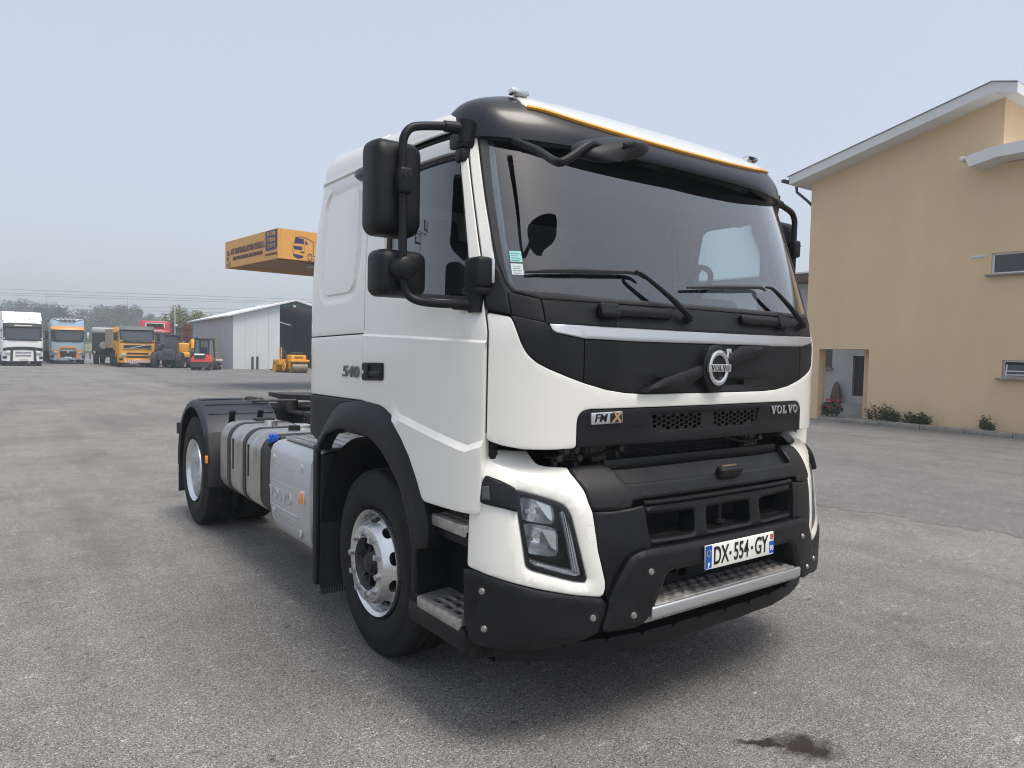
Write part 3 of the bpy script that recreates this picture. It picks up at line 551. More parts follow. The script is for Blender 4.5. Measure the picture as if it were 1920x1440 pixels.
Q('roof_beacon',MB().cyl((-.75,.9,2.98),(-.75,.9,3.12),.07,12),ORN); Q('roof_beacon',MB().cyl((.75,.9,2.98),(.75,.9,3.12),.07,12),REDP)
WOOD=M('timber_board',(.46,.36,.25),.85,var=.3,vs=3,streak=6)
Q('tipper_body',MB().box((0,5.3,1.5),(2.4,5.9,.2)).box((1.22,5.3,2.2),(.06,5.9,1.3)).box((0,2.38,2.25),(2.45,.1,1.6)).box((0,8.2,2.2),(2.45,.06,1.3)),YLW)
for i in range(9): Q('side_board',MB().box((-1.25,2.60+.31+i*.635,2.2),(.05,.62,1.45)),WOOD)
Q('body_post',MB().box((-1.27,2.42,2.15),(.08,.14,1.75)).box((-1.27,5.2,1.5),(.08,5.7,.12)),YLW)
for sx in(-1,1): vwheel(t,sx*1.08,2.9)
rp=px_pos(291,63)
t,Q=lorry('dark red lorry with a white framed roof sign, half hidden behind the yellow tipper',rp,face_cam(rp,3),REDP,BLK2,3.82,visor=REDP)
Q('roof_sign',MB().box((0,.06,3.42),(1.3,.05,.30)),BLK2); Q('sign_frame',MB().box((0,.04,3.60),(1.5,.06,.06)).box((-.72,.04,3.42),(.07,.06,.36)).box((.72,.04,3.42),(.07,.06,.36)).box((0,-.10,2.98),(1.0,.04,.06)),WP)
Q('side_fairing',MB().box((1.3,2.2,2.3),(.2,.5,2.6)),REDP); Q('grille',MB().box((0,-.08,1.5),(1.7,.04,.6)),BLK2)
for z in(1.62,1.40,1.18): Q('grille_lamp',MB().rbox((-.3,-.10,z),(.34,.05,.10),.02),LMP)
# black vehicle with a spare wheel
kp=px_pos(203,61)
t=thing('offroad_truck','black off-road truck with silver roof and a spare wheel on its back','truck',(*kp,0),face_cam(kp,-8)); Q=lambda n,mb,m_,p=None,sharp=40:obj(n,mb,m_,p or t,sharp)
Q('body',MB().rbox((0,2.4,1.75),(2.4,4.8,1.9),.12,3),BLK2); Q('roof',MB().rbox((0,2.4,2.85),(2.45,4.9,.5),.14,3),M('roof_silver',(.42,.44,.45),.4,var=.05,vs=2)); Q('chassis',MB().box((0,2.4,.75),(1.2,4.6,.3)),BLK2)
sw_=vwheel(t,-.35,-.12,.52,.9); sw_.location=(-.30,-.14,1.62); sw_.rotation_euler=(0,0,R(90)); sw_.name='spare_wheel'
Q('wheel_cover',MB().lathe([(-.24,.30),(-.285,.29),(-.29,.26),(-.27,.16),(-.28,.1),(-.28,.001)],24,'Y',(-.30,0,1.62)),M('spare_rim',(.40,.41,.42),.35,metal=.6)); Q('rear_bumper',MB().rbox((0,-.1,.72),(2.2,.12,.16),.02),BLK2); Q('tail_lamp',MB().rbox((-1.0,-.03,1.0),(.12,.06,.24),.02),LMP)
for sx in(-1,1): vwheel(t,sx*1.0,.8); vwheel(t,sx*1.0,4.0)
# dark tractor-like telehandler
tp=px_pos(313,54.5); t=thing('telehandler','dark grey telehandler with a glazed cab and tall tyres beside the yellow tipper','loader',(*tp,0),face_cam(tp,-14)); Q=lambda n,mb,m_,p=None,sharp=40:obj(n,mb,m_,p or t,sharp)
GRY=M('far_charcoal',(.055,.058,.062),.5)
Q('chassis',MB().rbox((0,1.8,.95),(1.3,4.0,.7),.08),GRY); cb=Q('cab',MB().loft([[(-.35,.5,1.2),(.6,.5,1.2),(.6,1.9,1.2),(-.35,1.9,1.2)],[(-.35,.45,1.8),(.6,.45,1.8),(.6,1.9,1.8),(-.35,1.9,1.8)],[(-.28,.6,2.45),(.54,.6,2.45),(.54,1.8,2.45),(-.28,1.8,2.45)]]),GRY)
Q('windscreen',MB().loft([[(-.29,.44,1.62),(.54,.44,1.62)],[(-.23,.55,2.36),(.49,.55,2.36)]],False,False,False),VG,cb); Q('cab_roof',MB().rbox((.13,1.2,2.5),(1.05,1.5,.14),.05),GRY,cb); Q('engine_hood',MB().rbox((.1,.1,1.2),(.8,.7,.5),.08),GRY); Q('boom',MB().rbox((-.62,2.2,1.75),(.28,4.2,.3),.04,rx=R(4)),GRY); Q('side_panel',MB().rbox((-.75,1.3,1.35),(.5,1.2,.9),.06),GRY)
for sx in(-1,1): vwheel(t,sx*.88,.25,.60,1.3); vwheel(t,sx*.88,3.3,.60,1.3)
# yellow excavator-like machine
ep=px_pos(338,55.5); t=thing('yellow_loader','yellow wheeled machine with a raised rusty steel plate attachment','loader',(*ep,0),face_cam(ep,-6)); Q=lambda n,mb,m_,p=None,sharp=40:obj(n,mb,m_,p or t,sharp)
Q('body',MB().rbox((0,1.0,1.55),(1.15,1.6,.75),.12,3),YLW); Q('counterweight',MB().rbox((0,.35,.98),(1.35,.7,.45),.12,3),YLW); Q('engine_grille',MB().rbox((0,-.02,1.05),(.5,.05,.2),.02),BLK2); Q('arm',MB().tube([(.55,1.2,1.7),(.75,.9,2.1),(.85,.5,2.0),(.85,.3,1.5)],.14,8,smooth=3),YLW); Q('chassis',MB().box((0,1.3,.6),(1.1,2.4,.3)),BLK2)
pp=Q('steel_plate',MB().box((.28,2.2,2.75),(.62,.1,1.35)),M('rust_red',(.13,.035,.025),.85,var=.35,vs=6)); Q('plate_rib',MB().box((.28,2.13,2.4),(.62,.05,.06)).box((.28,2.13,3.0),(.62,.05,.06)).box((.28,2.13,2.75),(.05,.05,1.2)),MATS['rust_red'],pp); Q('mast',MB().box((.28,2.1,1.8),(.2,.2,.8)),BLK2); Q('exhaust',MB().cyl((-.3,1.4,1.9),(-.3,1.4,2.15),.05,10),BLK2)
for sx in(-1,1): vwheel(t,sx*.55,.4,.42,1.1); vwheel(t,sx*.55,2.3,.42,1.1)
o=obj('rusty_plate',MB().box((0,0,1.55),(.5,.12,3.1)).box((-.2,-.08,1.5),(.06,.06,3.0)),MATS['rust_red'],None,loc=(*px_pos(318,66),0)); tag(o,'upright rusty steel plate standing behind the dark telehandler','steel plate')
# forklift
fp_=px_pos(374,50.5); t=thing('forklift','red and dark grey forklift truck with a cab, nearest machine in the far row','forklift',(*fp_,0),face_cam(fp_,-18)); Q=lambda n,mb,m_,p=None,sharp=40:obj(n,mb,m_,p or t,sharp)
RD=M('fork_red',(.66,.07,.035),.4); Q('counterweight',MB().loft([[(-.56,.0,z*1.0),(.56,.0,z),(.60,.25,z),(.60,1.1,z),(-.60,1.1,z),(-.60,.25,z)] for z in(.22,.30,.62)]),GRY); Q('hood',MB().loft([[(-.58,-.02,.60),(.58,-.02,.60),(.6,.9,.60),(-.6,.9,.60)],[(-.58,.0,.82),(.58,.0,.82),(.6,.9,.82),(-.6,.9,.82)],[(-.40,.12,1.12),(.40,.12,1.12),(.5,.9,1.12),(-.5,.9,1.12)]]),RD)
Q('hood_side',MB().rbox((-.55,1.1,.60),(.18,1.2,.55),.05),RD); Q('hood_panel',MB().prism([(-.42,1.08),(.42,1.08),(.36,.82),(-.36,.82)],lambda a,b:(a,-.02+(b-.82)*.45-.02,b),lambda a,b:(a,.1,b)),BLK2); Q('brand_board',MB().box((0,-.035,1.12),(.68,.03,.10),rx=R(-20)),WP)
cb=Q('cab_frame',MB().tube([(-.50,.35,1.1),(-.46,.55,2.15),(-.46,1.5,2.15),(-.5,1.7,.9)],.05,6).tube([(.50,.35,1.1),(.46,.55,2.15),(.46,1.5,2.15),(.5,1.7,.9)],.05,6).tube([(-.46,.55,2.15),(.46,.55,2.15)],.05,6),BLK2); Q('rear_window',MB().loft([[(-.47,.36,1.15),(.47,.36,1.15)],[(-.44,.55,2.12),(.44,.55,2.12)]],False,False,False),glass('fork_glass',(.45,.5,.5)),cb,); Q('roof',MB().rbox((0,1.05,2.2),(1.08,1.2,.10),.04),BLK2,cb); Q('work_lamp',MB().rbox((-.35,.48,2.27),(.14,.08,.10),.02).rbox((.45,.48,2.05),(.12,.08,.12),.02),BLK2,cb); Q('seat',MB().rbox((0,.9,1.35),(.5,.15,.55),.05),BLK2)
Q('mast',MB().box((-.42,2.0,1.2),(.10,.16,2.2)).box((.42,2.0,1.2),(.10,.16,2.2)).box((0,2.0,2.2),(.9,.1,.1)),M('mast_brass',(.22,.19,.08),.5)); Q('fork',MB().box((-.3,2.6,.1),(.12,1.2,.05)),BLK2); Q('fork',MB().box((.3,2.6,.1),(.12,1.2,.05)),BLK2)
for sx in(-1,1): vwheel(t,sx*.52,.35,.27,.75); vwheel(t,sx*.58,1.7,.33,.9)
bp2=px_pos(400,53); t=thing('barrier_trailer','low orange and white barrier trailer against the grey shed side','trailer',(*bp2,0),face_cam(bp2)); Q=lambda n,mb,m_,p=None,sharp=40:obj(n,mb,m_,p or t,sharp)
Q('bed',MB().rbox((0,.4,.72),(1.1,1.6,.12),.02),ORN); Q('bed_end',MB().box((.4,-.42,.72),(.5,.04,.10)),WP); Q('rail',MB().tube([(-.2,0,.78),(-.2,0,1.25),(.3,0,1.25),(.3,0,.78)],.02,6),LMP); Q('strut',MB().tube([(-.5,.2,.7),(.6,.3,.2)],.04,6),ORN)
for sx in(-1,1): vwheel(t,sx*.45,.8,.25,.6)
# road roller
rl_=px_pos(558,49.2); t=thing('road_roller','yellow road roller with a steel drum at the mouth of the shed','roller',(*rl_,0),face_cam(rl_,22)); Q=lambda n,mb,m_,p=None,sharp=40:obj(n,mb,m_,p or t,sharp)
Q('drum',MB().lathe([(-.55,.001),(-.55,.33),(-.52,.36),(.52,.36),(.55,.33),(.55,.001)],32,'X',(.2,.35,.36)),M('drum_steel',(.27,.22,.16),.5,metal=.5,var=.2,vs=3)); Q('front_yoke',MB().rbox((.2,.35,.82),(1.3,.7,.18),.05).box((-.42,.35,.55),(.08,.3,.5)),YLW); Q('hood',MB().rbox((.2,.75,1.02),(1.1,.9,.42),.08),YLW); text('letters','BOMAG',.16,BLK2,t,frame_mtx((.2,.285,1.06),(1,0,0),(0,0,1)),.01)
Q('engine_cover',MB().rbox((.25,.9,1.32),(.7,.8,.22),.08),BLK2); Q('seat',MB().rbox((-.35,1.6,1.15),(.45,.4,.12),.04).rbox((-.35,1.8,1.35),(.45,.12,.4),.04),BLK2); Q('roll_bar',MB().tube([(-.65,1.3,.9),(-.65,1.3,1.75)],.05,6),YLW); Q('steering',MB().tube([(-.35,1.2,.9),(-.35,1.3,1.35)],.03,6),BLK2); Q('rear_frame',MB().rbox((-.2,1.9,.7),(1.2,1.2,.4),.06),YLW); Q('rear_drum',MB().lathe([(-.5,.001),(-.5,.36),(.5,.36),(.5,.001)],28,'X',(-.3,2.2,.36)),YLW); Q('side_plate',MB().lathe([(-.03,.001),(-.03,.30),(.03,.30),(.03,.001)],20,'X',(-.62,.9,.42)),YLW)
sc=thing('scrap_pile','small heap of rusty scrap on the ground beside the roller','scrap',(*px_pos(528,52.5),0)); rr_=random.Random(3)
for i in range(9): obj('scrap_piece',MB().box((rr_.uniform(-.6,.6),rr_.uniform(-.2,.2),.08+rr_.uniform(0,.15)),(rr_.uniform(.3,.7),.12,.1),rz=rr_.uniform(0,3),rx=rr_.uniform(-.4,.4)),MATS['rust_red'] if i%2 else BLK2,sc)
# ---------------------------------------------------------------- guard rail and bank behind the row
gp=thing('guard_rail','long grey steel guard rail behind the parked lorries','guard rail',(0,0,0))
A_=px_pos(-60,84); B_=px_pos(345,82); n_=14
for i in range(n_+1):
    k=i/n_; x,y=A_[0]+(B_[0]-A_[0])*k,A_[1]+(B_[1]-A_[1])*k; obj('post',MB().box((x,y,.45),(.12,.12,.9)),BLK2,gp)
ang=math.atan2(B_[1]-A_[1],B_[0]-A_[0]); L_=math.hypot(B_[0]-A_[0],B_[1]-A_[1])
for i in range(7):
    k=(i+.5)/7; obj('rail',MB().box((A_[0]+(B_[0]-A_[0])*k,A_[1]+(B_[1]-A_[1])*k-.1,.75),(L_/7-.02,.06,.32),rz=ang),M('rail_galv',(.22,.23,.22),.5,metal=.4),gp)
C_=px_pos(-400,98); D_=px_pos(520,98); E_=px_pos(700,420); F_=px_pos(-500,420); bmb=MB(); nx,ny=30,10; vv=[]
for j in range(ny+1):
    for i in range(nx+1):
        u,v=i/nx,j/ny; x=(C_[0]*(1-u)+D_[0]*u)*(1-v)+(F_[0]*(1-u)+E_[0]*u)*v; y=(C_[1]*(1-u)+D_[1]*u)*(1-v)+(F_[1]*(1-u)+E_[1]*u)*v; vv.append((x,y,-.05+1.3*min(1,v*8)+.5*random.random()*min(1,v*10)+v*1.5))
bmb.add(vv,[(j*(nx+1)+i,j*(nx+1)+i+1,(j+1)*(nx+1)+i+1,(j+1)*(nx+1)+i) for j in range(ny) for i in range(nx)])
bk=obj('grass_bank',bmb,M('dry_grass',(.16,.16,.075),.95,var=.35,vs=.8,bump=1,bs=6)); bk['kind']='structure'
# ---------------------------------------------------------------- trees
BARK=M('bark',(.09,.075,.06),.9); TG=[M('tree_green_a',(.050,.075,.030),.7,var=.4,vs=.5),M('tree_green_b',(.16,.17,.06),.7,var=.35,vs=.5),M('tree_brown',(.13,.085,.05),.8,var=.3,vs=.5),M('tree_dark',(.028,.05,.028),.7,var=.35,vs=.5)]
def tree(label,px,d,h,w,kind,seed,name='tree',sparse=1.0,trunk=.3,conical=False,base=1.0):
    r=random.Random(seed); p=px_pos(px,d); t=thing(name,label,'tree',(*p,0),0,'misty trees behind the yard'); tr=MB(); lf=MB()
    tr.tube([(0,0,-.1),(.1,.05,h*.3),(0,.1,h*.6),(.05,0,h*.92)],[.022*h,.018*h,.010*h,.003*h],7)
    tips=[]
    for i in range(16):
        z0=h*r.uniform(trunk*.8,.85); a=r.uniform(0,2*PI); k=(z0/h-trunk)/(1-trunk); ww=w/2*( (1-k)*1.0 if conical else math.sqrt(max(.05,1-(1.7*k-.75)**2*.95)) )
        e=(math.cos(a)*ww*r.uniform(.6,1),math.sin(a)*ww*r.uniform(.6,1),z0+h*r.uniform(.03,.16)*(0 if conical else 1)); m_=(e[0]*.5,e[1]*.5,(z0+e[2])/2+.1)
        tr.tube([(0,0,z0),m_,e],[.007*h,.005*h,.0015*h],5); tips.append(e)
    ncl=int(70*sparse)
    for i in range(ncl):
        if i<len(tips): c_=Vector(tips[i])
        else:
            k=r.uniform(0,1); a=r.uniform(0,2*PI); ww=w/2*((1-k)*1.0 if conical else math.sqrt(max(.05,1-(1.7*k-.75)**2*.95))); rad=math.sqrt(r.random())*ww; c_=Vector((math.cos(a)*rad,math.sin(a)*rad,h*(trunk+(1-trunk)*k)))
        cs_=min(w,h)*r.uniform(.06,.12)
        for j in range(120):
            dv=Vector((r.gauss(0,1),r.gauss(0,1),r.gauss(0,1))).normalized()*(r.random()**.5)*cs_*1.9; q=c_+Vector((dv.x,dv.y,dv.z*.75)); a=Vector((r.gauss(0,1),r.gauss(0,1),r.gauss(0,1))).normalized(); s_=r.uniform(.06,.13)*(1+1.6*(d>95)); b_=a.orthogonal().normalized()*s_; e_=a.cross(b_)*r.uniform(.5,.9)
            lf.add([q+b_,q+e_,q-b_,q-e_],[(0,1,2,3)])
    obj('trunk',tr,BARK,t); obj('crown',lf,TG[kind],t,sharp=None,fixn=False); return t
tree('brownish rounded tree at the far left edge above the white lorry',8,175,8.9,13.1,2,1)
tree('broad misty tree rising behind the white lorry',48,262.5,15.6,29.8,0,2)
tree('dark pointed evergreen between the white and the blue lorry',102,196,10.8,9.8,3,3)
tree('thin sparse tree with bare twigs behind the blue lorry',158,236.25,14.2,17.5,0,4,sparse=.4)
tree('wide misty tree above the black off-road truck',192,231,12.4,21.0,0,5)
tree('tall rounded misty tree above the yellow tipper',230,224,12.9,17.5,0,6)
tree('narrow spire-shaped tree standing behind the red lorry',262,288.75,14.7,6.0,3,7,conical=True,trunk=.1)
tree('faint small pointed tree right of the spire-shaped one',284,297.5,12.4,14.0,0,8)
tree('pale misty tree behind the lamp post',318,280,10.7,17.5,0,9)
tree('yellow-green willow-like tree beside the grey shed',350,84,5.8,6.5,1,10,trunk=.10,sparse=1.3)
tree('yellow-green bush under the blue lorry mirrors',170,171.5,4.2,10.5,1,11,trunk=.05)
tree('far misty tree at the left edge of the picture, beyond the brownish one',-30,262.5,14.9,28.0,0,12)
tree('very faint far tree between lamp post and shed roof',345,332.5,11.7,24.5,0,13)
tree('far faint tree in the mist behind the blue lorry trailer',80,332.5,16.3,31.5,0,14)
# lamp post
lp=px_pos(328,78); t=thing('lamp_post','grey floodlight pole behind the red lorry and telehandler','lamp post',(*lp,0),face_cam(lp)); obj('pole',MB().cyl((0,0,0),(0,0,5.6),.08,10,.05).tube([(-.28,0,5.6),(.28,0,5.6)],.03,6),LMP,t)
for sx in(-.26,.26): obj('lamp_head',MB().rbox((sx,-.06,5.72),(.28,.16,.26),.03),GRY,t); obj('lamp_glass',MB().box((sx,-.145,5.72),(.2,.012,.18)),LMP,t)
obj('lamp_head',MB().rbox((.1,-.1,3.85),(.34,.2,.3),.06),LMP,t)
# overhead railway lines
WIRE=M('wire_dark',(.03,.03,.03),.6)
for k,(ya,yb,dd) in enumerate(((542,562,120),(549,567,120),(553,571,121),(570,583,124),(577,590,125))):
    pts=[]
    for px in(-150,60,240,420,580,760):
        yy=np.interp(px,[0,580],[ya,yb]) if px<=580 else yb+(px-580)*.034
        yy=ya+(px)*(yb-ya)/580; hor=641.3+px*.02026; x,y=px_pos(px,dd); pts.append((x,y,1.703+(hor-yy)/1357.46*dd*.995))
    o=obj('overhead_wire',MB().tube(pts,.022,4,smooth=4),WIRE); tag(o,'thin dark overhead wire crossing the misty sky at left, %s of five'%('highest','second highest','middle one','second lowest','lowest')[k],'wire','overhead wires')
for px,dd in((88,121),(95,121),(240,121),(248,121)):
    x,y=px_pos(px,dd); hor=641.3+px*.02026; y0,y1=548+(px)*.034,576+px*.03
    o=obj('wire_dropper',MB().tube([(x,y,1.703+(hor-y0)/1357.46*dd),(x,y,1.703+(hor-y1)/1357.46*dd)],.02,4),WIRE); tag(o,'short vertical dropper between overhead wires, %s'%{88:'left of the pair above the blue lorry',95:'right of the pair above the blue lorry',240:'left of the pair above the yellow tipper',248:'right of the pair above the yellow tipper'}[px],'wire','wire droppers')

# ---------------------------------------------------------------- beyond the left frame edge: what the cab door and its window mirror
t=thing('floodlight_mast','tall floodlight mast left of the view, mirrored in the cab door window','lamp post',(-13.2,21.4,0),R(10)); obj('pole',MB().cyl((0,0,0),(0,0,7.6),.10,12,.07),LMP,t); obj('cross_arm',MB().tube([(-.7,0,7.5),(.7,0,7.5)],.04,8),LMP,t)
for i,(sx,sz) in enumerate(((-.6,7.9),(.6,7.9),(.35,7.1))): obj('lamp_head',MB().rbox((sx,-.1,sz),(.62,.18,.5),.04,rz=R(25*(1 if sx>0 else -1))),GRY,t); obj('lamp_glass',MB().box((sx,-.205,sz),(.5,.012,.38),rz=R(25*(1 if sx>0 else -1))),LMP,t)
for i,(x,y,lb,bd_) in enumerate(((-17,9.5,'white lorry left of the view, mirrored in the cab door beside the handle',WP),(-17.5,13.6,'pale blue lorry left of the view, mirrored in the side panel behind the door',BLU),(-16.5,5.2,'off-white lorry left of the view, mirrored in the front half of the cab door',M('far_cream',(.66,.64,.57),.4,coat=.3)))):
    t,Q=lorry(lb,(x,y),R(90),bd_,BLK2,3.4,visor=BLK2,group='lorries mirrored in the cab side'); Q('trailer',MB().rbox((0,7.0,2.4),(2.5,8.2,2.8),.03),CURT if i!=1 else WP)
# ================================================================ the tractor truck
WHITE=M('white_paint',(.81,.80,.745),.22,var=.015,vs=1.5,coat=1.0)
WHITE.node_tree.nodes['Principled BSDF'].inputs['Coat Roughness'].default_value=.025
BLACK=M('black_plastic',(.0085,.009,.0105),.46,var=.45,vs=5,bump=.05,bs=500,spec=.28)
DARK=M('dark_plastic',(.005,.005,.0055),.65,var=.2,vs=20)
CHAR=M('charcoal_paint',(.010,.0115,.016),.36,coat=.25,spec=.3)
CHAR.node_tree.nodes['Principled BSDF'].inputs['Coat Roughness'].default_value=.16
SILV=M('brushed_silver',(.62,.63,.64),.33,metal=.85,var=.06,vs=40,streak=.05)
ALU=M('aluminium',(.70,.71,.72),.27,metal=.94,var=.10,vs=5)
ALUPAINT=M('silver_cover',(.56,.58,.60),.36,metal=.6,var=.05,vs=6)
TANKM=M('weathered_tank',(.44,.43,.415),.32,metal=.9,var=.38,vs=7,streak=3)
TREAD=M('tread_plate',(.40,.385,.365),.5,metal=.7,var=.35,vs=22,bump=.3,bs=120)
CHROME=M('chrome',(.75,.75,.76),.08,metal=1)
RUB=M('tyre_rubber',(.014,.0138,.0135),.72,var=.45,vs=9,bump=.1,bs=90,spec=.25)
SEAL=M('rubber_seal',(.03,.029,.03),.6)
YEL=M('amber_strip',(.75,.36,.04),.35,coat=.3)
ORANGE=M('orange_lens',(.9,.27,.02),.2,coat=.8)
BLUE=M('blue_cap',(.02,.10,.55),.4)
GLASS=glass('windscreen_glass',(.76,.90,.92),1.5,refl=2.9)
DGLASS=glass('door_glass',(.72,.82,.80),1.5,refl=2.2)
LENS=glass('lamp_lens',(.95,.96,.96),1.45)
GREYIN=M('grey_trim',(.50,.56,.60),.8,var=.05,vs=8)
DKIN=M('dark_trim',(.03,.032,.034),.75)
FABRIC=M('seat_fabric',(.09,.095,.105),.9,var=.1,vs=30,bump=.2,bs=200)
truck=thing('tractor_truck','white tractor truck with black bumper and no trailer, standing closest in the yard','truck',(0,0,0))
def T(name,mb,mat,parent=None,sharp=35,label=None,fixn=True): return obj(name,mb,mat,parent or truck,sharp,label=label,fixn=fixn)
def both(name,mb,mat,parent=None,sharp=35,fixn=True):
    a=T(name,mb,mat,parent,sharp,fixn=fixn); b=T(name,mb.mirror_x(),mat,parent,sharp,fixn=fixn); return a,b
